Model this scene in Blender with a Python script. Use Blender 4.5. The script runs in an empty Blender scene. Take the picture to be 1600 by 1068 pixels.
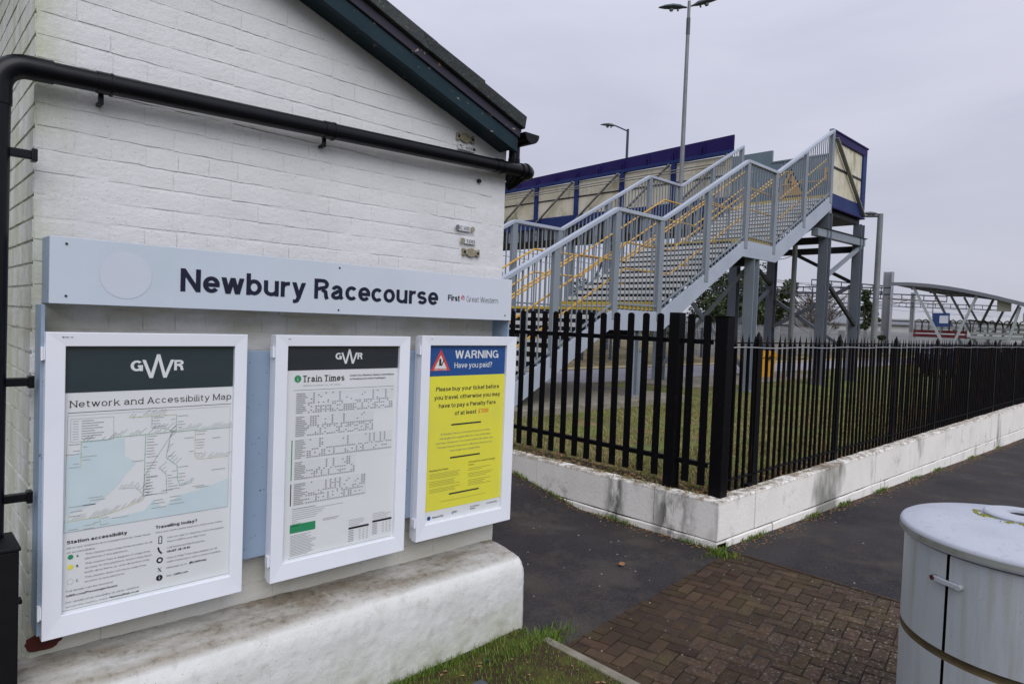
import bpy, bmesh, math, random
import numpy as np
from mathutils import Vector, Matrix, noise

random.seed(7)
rng = np.random.default_rng(7)
S = bpy.context.scene
COL = S.collection
PI = math.pi

# ------------------------------------------------------------------ camera
CAM_H = 1.75
cam_data = bpy.data.cameras.new("camera")
cam = bpy.data.objects.new("camera", cam_data)
COL.objects.link(cam)
yaw, pitch, roll = math.radians(43.726), math.radians(-1.839), math.radians(2.154)
f = Vector((math.sin(yaw) * math.cos(pitch), math.cos(yaw) * math.cos(pitch), math.sin(pitch)))
r = Vector((math.cos(yaw), -math.sin(yaw), 0))
u = r.cross(f)
r2 = r * math.cos(roll) + u * math.sin(roll)
u2 = u * math.cos(roll) - r * math.sin(roll)
mw = Matrix(((r2.x, u2.x, -f.x, 0), (r2.y, u2.y, -f.y, 0), (r2.z, u2.z, -f.z, CAM_H), (0, 0, 0, 1)))
cam.matrix_world = mw
cam_data.sensor_width = 36
cam_data.lens = 1037 / 1600 * 36
cam_data.clip_start = 0.05
cam_data.clip_end = 3000
S.camera = cam
S.render.resolution_x, S.render.resolution_y = 1024, 683

# ------------------------------------------------------------------ sky, sun, exposure
w = bpy.data.worlds.new("World")
S.world = w
w.use_nodes = True
wn, wl = w.node_tree.nodes, w.node_tree.links
wn.clear()
out = wn.new("ShaderNodeOutputWorld")
SUN_EL, SUN_AZ = math.radians(42), math.radians(205)      # azimuth from +Y towards +X
sky = wn.new("ShaderNodeTexSky")
sky.sky_type = 'NISHITA'
sky.sun_disc = False
sky.sun_elevation = SUN_EL
sky.sun_rotation = SUN_AZ
bg1 = wn.new("ShaderNodeBackground")
bg1.inputs[1].default_value = 0.05
wl.new(sky.outputs[0], bg1.inputs[0])
# overcast deck of cloud: soft grey, brighter overhead, slow mottling
tc = wn.new("ShaderNodeTexCoord")
sep = wn.new("ShaderNodeSeparateXYZ")
wl.new(tc.outputs['Generated'], sep.inputs[0])
mp = wn.new("ShaderNodeMapping")
mp.inputs['Scale'].default_value = (1.5, 1.5, 5.5)
wl.new(tc.outputs['Generated'], mp.inputs[0])
nz = wn.new("ShaderNodeTexNoise")
nz.inputs['Scale'].default_value = 1.5
nz.inputs['Detail'].default_value = 5
nz.inputs['Roughness'].default_value = 0.5
nz.inputs['Distortion'].default_value = 0.5
wl.new(mp.outputs[0], nz.inputs['Vector'])
cr = wn.new("ShaderNodeValToRGB")
cr.color_ramp.elements[0].position = 0.32
cr.color_ramp.elements[0].color = (0.475, 0.49, 0.595, 1)
cr.color_ramp.elements[1].position = 0.68
cr.color_ramp.elements[1].color = (0.565, 0.575, 0.675, 1)
wl.new(nz.outputs['Fac'], cr.inputs[0])
mr = wn.new("ShaderNodeMapRange")
mr.inputs['From Min'].default_value = 0.0
mr.inputs['From Max'].default_value = 1.0
mr.inputs['To Min'].default_value = 0.74
mr.inputs['To Max'].default_value = 1.42
wl.new(sep.outputs['Z'], mr.inputs['Value'])
bg2 = wn.new("ShaderNodeBackground")
wl.new(cr.outputs[0], bg2.inputs[0])
wl.new(mr.outputs[0], bg2.inputs[1])
mix = wn.new("ShaderNodeMixShader")
mix.inputs[0].default_value = 0.93
wl.new(bg1.outputs[0], mix.inputs[1])
wl.new(bg2.outputs[0], mix.inputs[2])
wl.new(mix.outputs[0], out.inputs[0])

sd = bpy.data.lights.new("sun", 'SUN')
sd.energy = 1.5
sd.angle = math.radians(50)
sd.color = (1.0, 0.985, 0.985)
sun = bpy.data.objects.new("sun", sd)
COL.objects.link(sun)
dv = Vector((math.sin(SUN_AZ) * math.cos(SUN_EL), math.cos(SUN_AZ) * math.cos(SUN_EL), math.sin(SUN_EL)))
sun.rotation_euler = dv.to_track_quat('Z', 'Y').to_euler()
sun.location = (0, -5, 12)
vs = S.view_settings
vs.view_transform = 'Standard'
vs.look = 'None'
vs.exposure = 0.38
vs.gamma = 1.0
vs.use_curve_mapping = False
S.render.engine = 'CYCLES'

# ------------------------------------------------------------------ helpers
def tag(o, label=None, cat=None, group=None, kind=None):
    if label: o['label'] = label
    if cat: o['category'] = cat
    if group: o['group'] = group
    if kind: o['kind'] = kind
    return o

def thing(name, label, cat, loc=(0, 0, 0), group=None):
    o = bpy.data.objects.new(name, None)
    o.empty_display_size = 0.2
    o.location = loc
    COL.objects.link(o)
    return tag(o, label, cat, group)

class MB:
    """collects world-space shapes and links them as one mesh object"""
    def __init__(s):
        s.v, s.f = [], []
    def add(s, vs_, fs_):
        n = len(s.v)
        s.v += [tuple(p) for p in vs_]
        s.f += [tuple(i + n for i in q) for q in fs_]
        return s
    def box(s, x0, x1, y0, y1, z0, z1):
        return s.add([(x0, y0, z0), (x1, y0, z0), (x1, y1, z0), (x0, y1, z0), (x0, y0, z1), (x1, y0, z1), (x1, y1, z1), (x0, y1, z1)],
                     [(0, 3, 2, 1), (4, 5, 6, 7), (0, 1, 5, 4), (1, 2, 6, 5), (2, 3, 7, 6), (3, 0, 4, 7)])
    def bar(s, p, q, wd, h, up=(0, 0, 1)):
        p, q = Vector(p), Vector(q)
        d = (q - p).normalized()
        upv = Vector(up)
        if abs(d.dot(upv)) > 0.98: upv = Vector((0, 1, 0))
        a = d.cross(upv).normalized()
        b = a.cross(d).normalized()
        a, b = a * wd / 2, b * h / 2
        return s.add([p - a - b, p + a - b, p + a + b, p - a + b, q - a - b, q + a - b, q + a + b, q - a + b],
                     [(0, 3, 2, 1), (4, 5, 6, 7), (0, 1, 5, 4), (1, 2, 6, 5), (2, 3, 7, 6), (3, 0, 4, 7)])
    def cyl(s, p, q, ra, rb=None, n=12, cap=True):
        rb = ra if rb is None else rb
        p, q = Vector(p), Vector(q)
        d = (q - p).normalized()
        t = Vector((0, 0, 1)) if abs(d.z) < 0.9 else Vector((1, 0, 0))
        a = d.cross(t).normalized(); b = a.cross(d)
        vv = []
        for c, rr in ((p, ra), (q, rb)):
            for i in range(n):
                th = 2 * PI * i / n
                vv.append(c + a * (rr * math.cos(th)) + b * (rr * math.sin(th)))
        ff = [(i, (i + 1) % n, n + (i + 1) % n, n + i) for i in range(n)]
        if cap: ff += [tuple(range(n - 1, -1, -1)), tuple(range(n, 2 * n))]
        return s.add(vv, ff)
    def tube(s, pts, ra, n=10):
        pts = [Vector(p) for p in pts]
        vv, ff = [], []
        prev = None
        for k, p in enumerate(pts):
            d = (pts[min(k + 1, len(pts) - 1)] - pts[max(k - 1, 0)]).normalized()
            if prev is None:
                t = Vector((0, 0, 1)) if abs(d.z) < 0.9 else Vector((1, 0, 0))
                a = d.cross(t).normalized()
            else:
                a = (prev - d * prev.dot(d)).normalized()
            prev = a
            b = a.cross(d)
            rr = ra[k] if isinstance(ra, (list, tuple)) else ra
            for i in range(n):
                th = 2 * PI * i / n
                vv.append(p + a * (rr * math.cos(th)) + b * (rr * math.sin(th)))
        for k in range(len(pts) - 1):
            for i in range(n):
                j = (i + 1) % n
                ff.append((k * n + i, k * n + j, (k + 1) * n + j, (k + 1) * n + i))
        ff += [tuple(range(n - 1, -1, -1)), tuple((len(pts) - 1) * n + i for i in range(n))]
        return s.add(vv, ff)
    def prism(s, poly, axis, a0, a1):
        """poly: 2D points in the plane normal to axis ('x': (y,z), 'y': (x,z), 'z': (x,y))"""
        n = len(poly)
        def P(q, a):
            return {'x': (a, q[0], q[1]), 'y': (q[0], a, q[1]), 'z': (q[0], q[1], a)}[axis]
        vv = [P(q, a0) for q in poly] + [P(q, a1) for q in poly]
        ff = [(i, (i + 1) % n, n + (i + 1) % n, n + i) for i in range(n)] + [tuple(range(n - 1, -1, -1)), tuple(range(n, 2 * n))]
        return s.add(vv, ff)
    def quad(s, a, b, c, d):
        return s.add([a, b, c, d], [(0, 1, 2, 3)])
    def build(s, name, m, parent=None, bevel=0, smooth=False, loc=None, seg=2, recalc=True):
        base = Vector(loc) if loc is not None else (parent_world(parent) if parent else Vector((0, 0, 0)))
        me = bpy.data.meshes.new(name)
        me.from_pydata([tuple(Vector(p) - base) for p in s.v], [], s.f)
        if recalc or bevel:
            bm = bmesh.new(); bm.from_mesh(me)
            bmesh.ops.recalc_face_normals(bm, faces=bm.faces)
            if bevel:
                ed = [e for e in bm.edges if len(e.link_faces) == 2 and e.calc_face_angle(0) > 0.5]
                bmesh.ops.bevel(bm, geom=ed, offset=bevel, segments=seg, profile=0.5, affect='EDGES', clamp_overlap=True)
            bm.to_mesh(me); bm.free()
        if smooth:
            me.polygons.foreach_set('use_smooth', [True] * len(me.polygons))
            me.set_sharp_from_angle(angle=math.radians(35))
        me.update()
        me.materials.append(m)
        o = bpy.data.objects.new(name, me)
        COL.objects.link(o)
        if parent:
            o.parent = parent
            o.location = base - parent_world(parent)
        else:
            o.location = base
        return o

def parent_world(p):
    v = Vector((0, 0, 0))
    while p is not None:
        v = v + p.location
        p = p.parent
    return v

def inst(name, me, parent, loc, rot=None, scale=None, label=None):
    """a part that shares mesh data; loc in world space"""
    o = bpy.data.objects.new(name, me)
    COL.objects.link(o)
    o.parent = parent
    o.location = Vector(loc) - (parent_world(parent) if parent else Vector((0, 0, 0)))
    if rot is not None: o.rotation_euler = rot
    if scale is not None: o.scale = scale
    if label: o['label'] = label
    return o

def mesh_of(mb, name, m, bevel=0, smooth=False):
    o = mb.build(name, m, None, bevel, smooth, loc=(0, 0, 0))
    me = o.data
    bpy.data.objects.remove(o)
    return me

# ------------------------------------------------------------------ materials
class Mat:
    def __init__(s, name, color=(.5, .5, .5), rough=.6, metal=0.0, spec=None):
        s.m = bpy.data.materials.new(name)
        s.m.use_nodes = True
        s.n, s.l = s.m.node_tree.nodes, s.m.node_tree.links
        s.b = s.n['Principled BSDF']
        s.b.inputs['Base Color'].default_value = (*color, 1)
        s.b.inputs['Roughness'].default_value = rough
        s.b.inputs['Metallic'].default_value = metal
        s.b.inputs['Specular IOR Level'].default_value = .25
        if spec is not None: s.b.inputs['Specular IOR Level'].default_value = spec
        s.col = None
        s.color = color
        g = s.n.new('ShaderNodeNewGeometry')
        s.pos = g.outputs['Position']
    def noise(s, scale=5, detail=4, rough=.55, stretch=None, dist=0, off=None):
        t = s.n.new('ShaderNodeTexNoise')
        t.inputs['Scale'].default_value = scale
        t.inputs['Detail'].default_value = detail
        t.inputs['Roughness'].default_value = rough
        t.inputs['Distortion'].default_value = dist
        if stretch or off:
            mpn = s.n.new('ShaderNodeMapping')
            mpn.inputs['Scale'].default_value = stretch or (1, 1, 1)
            mpn.inputs['Location'].default_value = off or (0, 0, 0)
            s.l.new(s.pos, mpn.inputs[0]); s.l.new(mpn.outputs[0], t.inputs['Vector'])
        else:
            s.l.new(s.pos, t.inputs['Vector'])
        return t.outputs['Fac']
    def ramp(s, fac, a, b, hard=True):
        t = s.n.new('ShaderNodeMapRange')
        t.inputs['From Min'].default_value = a
        t.inputs['From Max'].default_value = b
        s.l.new(fac, t.inputs['Value'])
        return t.outputs[0]
    def mul(s, a, b, op='MULTIPLY'):
        t = s.n.new('ShaderNodeMath'); t.operation = op
        for i, q in enumerate((a, b)):
            if isinstance(q, (int, float)): t.inputs[i].default_value = q
            else: s.l.new(q, t.inputs[i])
        return t.outputs[0]
    def axis(s, k):
        t = s.n.new('ShaderNodeSeparateXYZ'); s.l.new(s.pos, t.inputs[0]); return t.outputs[k]
    def over(s, fac, color, amt=1.0):
        t = s.n.new('ShaderNodeMix'); t.data_type = 'RGBA'
        if s.col is None: t.inputs[6].default_value = (*s.color, 1)
        else: s.l.new(s.col, t.inputs[6])
        t.inputs[7].default_value = (*color, 1)
        if amt != 1.0: fac = s.mul(fac, amt)
        s.l.new(fac, t.inputs[0])
        s.col = t.outputs[2]
        s.l.new(s.col, s.b.inputs['Base Color'])
        return s
    def rnd(s, lo, hi, hue=None):
        """per-object brightness variation"""
        oi = s.n.new('ShaderNodeObjectInfo')
        mr_ = s.n.new('ShaderNodeMapRange')
        mr_.inputs['To Min'].default_value = lo; mr_.inputs['To Max'].default_value = hi
        s.l.new(oi.outputs['Random'], mr_.inputs['Value'])
        hs = s.n.new('ShaderNodeHueSaturation')
        if s.col is None: hs.inputs['Color'].default_value = (*s.color, 1)
        else: s.l.new(s.col, hs.inputs['Color'])
        s.l.new(mr_.outputs[0], hs.inputs['Value'])
        if hue:
            m2 = s.n.new('ShaderNodeMapRange')
            m2.inputs['To Min'].default_value = .5 - hue; m2.inputs['To Max'].default_value = .5 + hue
            mm = s.mul(oi.outputs['Random'], 7.31); mm = s.mul(mm, 0, 'FRACT')
            s.l.new(mm, m2.inputs['Value']); s.l.new(m2.outputs[0], hs.inputs['Hue'])
        s.col = hs.outputs[0]
        s.l.new(s.col, s.b.inputs['Base Color'])
        return s
    def bump(s, h, strength=.3, dist=.01):
        t = s.n.new('ShaderNodeBump')
        t.inputs['Strength'].default_value = strength
        t.inputs['Distance'].default_value = dist
        s.l.new(h, t.inputs['Height'])
        if getattr(s, '_bump', None): s.l.new(s._bump, t.inputs['Normal'])
        s._bump = t.outputs[0]
        s.l.new(t.outputs[0], s.b.inputs['Normal'])
        return s
    def rough(s, fac, a, b):
        t = s.n.new('ShaderNodeMapRange')
        t.inputs['To Min'].default_value = a; t.inputs['To Max'].default_value = b
        s.l.new(fac, t.inputs['Value']); s.l.new(t.outputs[0], s.b.inputs['Roughness'])
        return s

def simple(name, c, rough=.6, metal=0, var=None, bump=0, scale=12, dirt=None):
    m = Mat(name, c, rough, metal)
    if var: m.over(m.ramp(m.noise(scale, 5), .35, .7), var)
    if dirt: m.over(m.ramp(m.noise(scale * .35, 6, .65, off=(3, 7, 1)), .52, .75), dirt[0], dirt[1])
    if bump: m.bump(m.noise(scale * 6, 5, .6), bump, .004)
    return m.m

M = {}
# whitewashed brick: thick masonry paint, slight grime, green algae near the left corner
m = Mat('white_masonry_paint', (.68, .685, .69), .62)
m.over(m.ramp(m.noise(2.2, 5, .6), .42, .72), (.60, .605, .61), .8)
m.over(m.ramp(m.noise(30, 4, .6), .62, .8), (.5, .5, .47), .45)
m.over(m.ramp(m.noise(160, 3, .5), .66, .72), (.16, .155, .14), .55)
ax = m.ramp(m.axis(0), .56, .40)
m.over(m.mul(ax, m.ramp(m.noise(9, 6, .65, stretch=(1, 1, .35)), .36, .62)), (.42, .46, .30), .8)
az = m.ramp(m.axis(2), 1.95, 1.72)
ax2 = m.mul(m.ramp(m.axis(2), 1.55, 1.64), m.ramp(m.noise(6, 5, .6, stretch=(.6, 1, 1)), .30, .6))
m.over(m.mul(ax2, az), (.40, .39, .30), .75)
m.over(m.mul(m.ramp(m.axis(2), .75, .55), m.ramp(m.noise(5, 5, .6, stretch=(.5, 1, 1)), .2, .6)), (.50, .49, .40), .8)
m.bump(m.noise(55, 5, .65), .6, .004)
m.bump(m.noise(16, 5, .65, stretch=(.6, 1, 1.3)), .35, .010)
M['brick'] = m.m
m = Mat('white_render_plinth', (.64, .645, .63), .8)
m.over(m.ramp(m.noise(3, 5, .6), .4, .7), (.55, .56, .52), .8)
m.over(m.ramp(m.noise(120, 3, .55), .64, .72), (.10, .11, .08), .55)
led = m.mul(m.ramp(m.axis(2), .368, .398), m.ramp(m.noise(3.5, 5, .6, stretch=(.6, 2.2, 1)), .20, .56))
m.over(led, (.20, .165, .115), .9)
m.over(m.mul(led, m.ramp(m.noise(28, 5, .7), .5, .66)), (.07, .055, .035), .6)
low = m.mul(m.ramp(m.axis(2), .20, -.02), m.ramp(m.noise(7, 5, .6), .3, .6))
m.over(low, (.33, .34, .22), .75)
m.over(m.ramp(m.noise(11, 6, .7, off=(7, 7, 7)), .55, .68), (.42, .42, .37), .6)
m.bump(m.noise(24, 6, .65), .5, .01); m.bump(m.noise(90, 4, .6), .4, .003)
M['plinth'] = m.m
m = Mat('black_pipe', (.0025, .0028, .005), .30, 0, .28)
m.over(m.ramp(m.noise(20, 5), .5, .8), (.006, .006, .008)); m.rough(m.noise(9, 4), .22, .42)
M['pipe'] = m.m
M['black_steel'] = simple('black_cabinet_steel', (.003, .003, .0035), .6, 0, (.005, .005, .006))
m = Mat('teal_bargeboard_paint', (.012, .028, .038), .5, 0, .15)
m.over(m.ramp(m.noise(4, 4), .4, .7), (.018, .036, .046))
m.over(m.ramp(m.noise(48, 4, .55, stretch=(.55, 1, 1.1)), .69, .71), (.40, .34, .30), .8)
m.bump(m.noise(60, 4), .3, .003)
M['barge'] = m.m
m = Mat('dark_purple_fascia_paint', (.035, .033, .048), .5)
m.over(m.ramp(m.noise(26, 4, .6, stretch=(.45, 1, 1)), .63, .66), (.5, .42, .38), .8)
m.over(m.ramp(m.noise(11, 3, .6), .70, .72), (.5, .2, .07), .9)
M['fascia'] = m.m
m = Mat('weathered_slate', (.034, .040, .042), .75)
m.over(m.ramp(m.noise(9, 6, .65), .4, .7), (.05, .058, .052)); m.over(m.ramp(m.noise(60, 3), .64, .72), (.2, .2, .17), .5)
m.bump(m.noise(40, 6, .65), .9, .012); m.rnd(.8, 1.35)
M['slate'] = m.m
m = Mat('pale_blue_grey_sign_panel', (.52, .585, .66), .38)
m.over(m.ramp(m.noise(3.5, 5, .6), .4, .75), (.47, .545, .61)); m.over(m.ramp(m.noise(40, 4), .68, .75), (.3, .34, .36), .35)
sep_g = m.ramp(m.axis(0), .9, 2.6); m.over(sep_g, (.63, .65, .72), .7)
M['sign'] = m.m
m = Mat('blue_grey_back_panel', (.255, .335, .44), .45)
m.over(m.ramp(m.noise(3, 5), .4, .7), (.23, .305, .40)); m.over(m.ramp(m.noise(55, 3, .5), .69, .72), (.05, .05, .06), .8)
M['back'] = m.m
m = Mat('white_powder_coated_frame', (.76, .78, .84), .3)
m.over(m.ramp(m.noise(4, 4), .4, .75), (.72, .755, .81))
M['frame'] = m.m
M['steel_clip'] = simple('zinc_clip', (.55, .56, .58), .35, .6)
M['paper'] = simple('poster_paper', (.74, .76, .77), .7, 0, (.70, .73, .73), 0, 3)
M['banner'] = simple('dark_teal_print', (.020, .038, .048), .45)
M['banner2'] = simple('near_black_print', (.018, .024, .034), .45)
M['white_print'] = simple('white_print', (.72, .75, .76), .5)
M['map_print'] = simple('map_small_print', (.38, .41, .39), .5)
M['black_print'] = simple('black_print', (.018, .018, .024), .5)
M['navy_print'] = simple('navy_lettering', (.012, .014, .035), .4)
M['grey_print'] = simple('grey_print', (.16, .16, .17), .5)
M['grey_light'] = simple('light_grey_print', (.36, .38, .38), .5)
M['sea'] = simple('pale_blue_map_print', (.55, .67, .72), .6, 0, (.60, .71, .74), 0, 8)
M['green_print'] = simple('green_print', (.03, .27, .12), .5)
M['green_map'] = simple('green_map_line', (.26, .46, .34), .5)
M['olive_map'] = simple('yellow_green_map_line', (.58, .58, .30), .5)
M['yellow_print'] = simple('yellow_print', (.80, .76, .06), .5, 0, (.74, .70, .08), 0, 4)
M['blue_print'] = simple('blue_print', (.012, .075, .27), .45)
M['orange_print'] = simple('orange_red_print', (.72, .17, .03), .5)
M['red_print'] = simple('red_print', (.62, .06, .05), .5)
M['pink_print'] = simple('pink_print', (.62, .18, .32), .5)
M['faded'] = simple('faded_disc_print', (.545, .575, .66), .42, 0, (.53, .60, .66), 0, 6)
m = bpy.data.materials.new('poster_glass'); m.use_nodes = True
n_, l_ = m.node_tree.nodes, m.node_tree.links
n_.clear()
o_ = n_.new('ShaderNodeOutputMaterial'); tr_ = n_.new('ShaderNodeBsdfTransparent'); gl_ = n_.new('ShaderNodeBsdfGlossy')
gl_.inputs['Roughness'].default_value = .03
lw_ = n_.new('ShaderNodeLayerWeight'); lw_.inputs[0].default_value = .5
pw_ = n_.new('ShaderNodeMath'); pw_.operation = 'POWER'; pw_.inputs[1].default_value = 4; l_.new(lw_.outputs['Facing'], pw_.inputs[0])
fr_ = n_.new('ShaderNodeMath'); fr_.operation = 'MULTIPLY_ADD'; fr_.inputs[1].default_value = .55; fr_.inputs[2].default_value = .065; l_.new(pw_.outputs[0], fr_.inputs[0])
mx_ = n_.new('ShaderNodeMixShader')
l_.new(fr_.outputs[0], mx_.inputs[0]); l_.new(tr_.outputs[0], mx_.inputs[1]); l_.new(gl_.outputs[0], mx_.inputs[2]); l_.new(mx_.outputs[0], o_.inputs[0])
M['glass'] = m

m = Mat('tarmac', (.028, .025, .026), .7, 0, .12)
m.over(m.ramp(m.noise(1.1, 5, .6), .42, .65), (.038, .034, .034), .8)
m.over(m.mul(m.ramp(m.noise(1.6, 6, .7, off=(3, 8, 0)), .50, .60), m.ramp(m.axis(0), 4.9, 4.4)), (.075, .065, .058), .6)
m.over(m.ramp(m.noise(.7, 4, .6, off=(5, 2, 0)), .52, .62), (.017, .016, .020), .8)
m.over(m.ramp(m.noise(260, 2, .5), .60, .70), (.15, .15, .15), .4)
m.over(m.ramp(m.noise(38, 3, .5, off=(1, 2, 3)), .70, .72), (.14, .13, .12), .5)
m.over(m.mul(m.ramp(m.noise(2.2, 5, .7, off=(9, 2, 3)), .52, .7), 1.), (.072, .058, .046), .7)
m.over(m.ramp(m.noise(75, 3, .6, off=(2, 2, 2)), .54, .66), (.08, .074, .07), .55)
m.over(m.ramp(m.noise(130, 2, .6, off=(6, 2, 2)), .62, .68), (.006, .006, .006), .6)
m.bump(m.noise(210, 3, .6), .7, .004); m.rough(m.noise(2, 5), .5, .85)
M['tarmac'] = m.m
m = Mat('path_tarmac_grey', (.24, .23, .26), .8)
m.over(m.ramp(m.noise(1, 5, .6), .42, .65), (.29, .28, .31)); M['road'] = m.m
m = Mat('paver', (.064, .040, .025), .8, 0, .12)
m.over(m.ramp(m.noise(14, 5, .6), .4, .72), (.048, .032, .024)); m.over(m.ramp(m.noise(90, 3, .6), .6, .72), (.13, .105, .07), .4)
m.over(m.ramp(m.noise(2.4, 4, .6, off=(2, 5, 0)), .50, .66), (.078, .056, .026), .7); m.over(m.ramp(m.noise(5, 4, .65, off=(7, 5, 0)), .54, .68), (.028, .022, .02), .6)
m.over(m.mul(m.ramp(m.axis(1), 2.1, 1.2), m.ramp(m.noise(55, 3, .6), .56, .64)), (.24, .22, .19), .6)
m.bump(m.noise(120, 5, .65), .6, .004); m.rnd(.72, 1.3, .008); m.rough(m.noise(6, 3), .5, .8)
M['paver'] = m.m
m = Mat('joint_soil', (.014, .012, .008), .95)
m.over(m.ramp(m.noise(8, 4), .45, .65), (.035, .042, .014)); M['joint'] = m.m
m = Mat('concrete_edging', (.24, .215, .175), .85)
m.over(m.ramp(m.noise(7, 5), .4, .7), (.15, .14, .10)); m.bump(m.noise(70, 4), .4, .004)
M['concrete'] = m.m
# white painted dwarf wall with black algae streaks
m = Mat('white_painted_dwarf_wall', (.82, .795, .745), .75)
m.over(m.ramp(m.noise(2.6, 5, .6), .4, .7), (.72, .70, .65), .8)
st_ = m.mul(m.mul(m.ramp(m.axis(0), 4.86, 4.81), m.ramp(m.noise(7, 5, .65, stretch=(1, 1, .35), off=(0, 4, 0)), .40, .56)), m.mul(m.ramp(m.mul(m.mul(m.axis(1), 3.02, 'SUBTRACT'), 0, 'ABSOLUTE'), .26, .06), m.ramp(m.mul(m.mul(m.axis(1), 3.60, 'SUBTRACT'), 0, 'ABSOLUTE'), .14, .03), 'MAXIMUM'))
m.over(st_, (.055, .06, .045), .9)
m.over(m.ramp(m.noise(55, 4, .6), .60, .74), (.30, .29, .24), .5)
m.over(m.ramp(m.noise(1.15, 4, .62, stretch=(1, 1, .45), off=(.35, .2, 0)), .575, .68), (.12, .125, .10), .8)
m.over(m.mul(m.ramp(m.noise(3.2, 5, .65, off=(3.3, .7, 0)), .58, .70), m.ramp(m.axis(2), .4, .1)), (.14, .14, .11), .6)
edge = m.mul(m.ramp(m.axis(2), .345, .375), m.ramp(m.noise(14, 5, .7), .42, .58))
m.over(edge, (.17, .115, .055), .8)
m.bump(m.noise(30, 6, .65), .5, .008)
M['kerb'] = m.m
m = Mat('soil_and_moss', (.055, .036, .020), .95)
m.over(m.ramp(m.noise(6, 5, .6), .47, .62), (.085, .085, .018)); m.over(m.ramp(m.noise(70, 4), .58, .7), (.14, .085, .04), .7)
m.bump(m.noise(50, 5, .7), .9, .02); M['soil'] = m.m
m = Mat('lawn', (.115, .125, .038), .9)
m.over(m.ramp(m.noise(.9, 5, .6), .42, .62), (.16, .21, .04)); m.over(m.ramp(m.noise(1.7, 5, .65, off=(3, 1, 0)), .52, .66), (.26, .165, .085), .9)
m.over(m.ramp(m.noise(40, 4), .5, .7), (.035, .05, .012), .6)
m.bump(m.noise(60, 4, .7), .8, .03); M['lawn'] = m.m
m = Mat('rough_ground', (.10, .10, .045), .95)
m.over(m.ramp(m.noise(.12, 5, .6), .45, .6), (.16, .135, .07)); m.over(m.ramp(m.noise(.6, 5), .5, .65), (.055, .07, .02)); M['terrain'] = m.m
m = Mat('dry_bank_grass', (.20, .165, .085), .95)
m.over(m.ramp(m.noise(.9, 5, .65), .45, .6), (.09, .085, .035)); m.over(m.ramp(m.noise(3, 5), .5, .65), (.12, .085, .06)); M['bank'] = m.m
M['lawn_dummy'] = None
M['yellow_line'] = simple('sandy_verge', (.42, .34, .17), .85, 0, (.34, .27, .15), 0, 3)
M['platform'] = simple('platform_concrete', (.30, .285, .26), .85, 0, (.24, .23, .2), .3, 4)
def blade(name, a, b):
    q = Mat(name, a, .6)
    at = q.n.new('ShaderNodeAttribute'); at.attribute_name = 'tint'
    q.over(at.outputs['Fac'], b)
    q.b.inputs['Subsurface Weight'].default_value = 0
    return q.m
M['blade'] = blade('grass_blades', (.060, .130, .016), (.17, .21, .03))
M['blade2'] = blade('dull_grass_blades', (.13, .15, .035), (.34, .25, .12))
M['weed'] = simple('weed_leaf', (.045, .11, .035), .5, 0, (.07, .14, .06), 0, 30)
M['leaf'] = simple('dead_leaf', (.24, .12, .05), .7, 0, (.34, .21, .10), 0, 40)
M['pebble'] = simple('pebble', (.27, .25, .21), .7, 0, (.2, .19, .17), 0, 20)

m = Mat('black_fence_paint', (.004, .004, .005), .5, 0, .08)
m.over(m.ramp(m.noise(25, 5, .6), .62, .72), (.05, .03, .02), .25); M['fence'] = m.m
m = Mat('black_fence_paint_rusty', (.0045, .004, .0045), .55, 0, .08)
m.over(m.ramp(m.noise(7, 5, .65, stretch=(1, 1, .5)), .53, .68), (.035, .014, .008), .6); M['fence_r'] = m.m
M['galv'] = simple('galvanised_wire', (.30, .31, .33), .5, .3)

m = Mat('blue_grey_steel_paint', (.205, .235, .27), .42)
m.over(m.ramp(m.noise(1.2, 5, .6), .45, .7), (.175, .205, .235)); m.over(m.ramp(m.noise(12, 5, .7), .60, .75), (.13, .14, .13), .45); m.over(m.ramp(m.noise(5, 5, .7, stretch=(1, 1, .12)), .60, .74), (.15, .12, .09), .5); M['steel'] = m.m
M['handrail_top'] = simple('pale_steel_paint', (.36, .40, .47), .38, 0, (.31, .35, .42), 0, 2)
m = Mat('yellow_handrail', (.60, .34, .05), .5, 0, .12); m.over(m.ramp(m.noise(8, 4), .45, .7), (.55, .36, .16), .7); M['yellow'] = m.m
M['nosing'] = simple('yellow_nosing', (.72, .50, .03), .6, 0, (.6, .42, .05), 0, 3)
M['riser'] = simple('pale_riser_plate', (.80, .80, .76), .6, 0, (.70, .70, .66), 0, 3)
M['tread'] = simple('dark_tread', (.012, .012, .014), .9)
M['leg'] = simple('shaded_grey_steel_leg', (.12, .135, .165), .5, 0, (.10, .115, .14), 0, 2)  # steel paint darkened, the shade on the trestle legs put into the colour
M['dark'] = simple('dark_steel_underside', (.012, .013, .017), .6, 0, (.035, .037, .04), 0, 2)
m = Mat('purple_blue_bridge_paint', (.016, .010, .075), .5, 0, .10); m.over(m.ramp(m.noise(.8, 5), .4, .7), (.022, .016, .10)); m.over(m.ramp(m.noise(6, 5, .7), .66, .72), (.1, .1, .16), .5); M['purple'] = m.m
m = Mat('blue_bridge_paint', (.014, .026, .11), .5, 0, .12); m.over(m.ramp(m.noise(1.2, 5), .4, .7), (.02, .038, .13)); m.over(m.ramp(m.noise(7, 5, .7), .64, .72), (.10, .13, .2), .4); M['blue'] = m.m
m = Mat('stained_cream_panel', (.62, .585, .48), .6)
m.over(m.ramp(m.noise(.8, 5, .65, stretch=(1, 1, .7)), .42, .62), (.48, .445, .33), .9)
m.over(m.ramp(m.noise(1.3, 6, .7, stretch=(1, 1, .45), off=(2, 3, 1)), .54, .70), (.17, .165, .045), .8)
m.over(m.ramp(m.noise(6, 5, .7, stretch=(1, 1, .2), off=(4, 1, 2)), .6, .75), (.20, .17, .11), .5); M['cream'] = m.m
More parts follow.
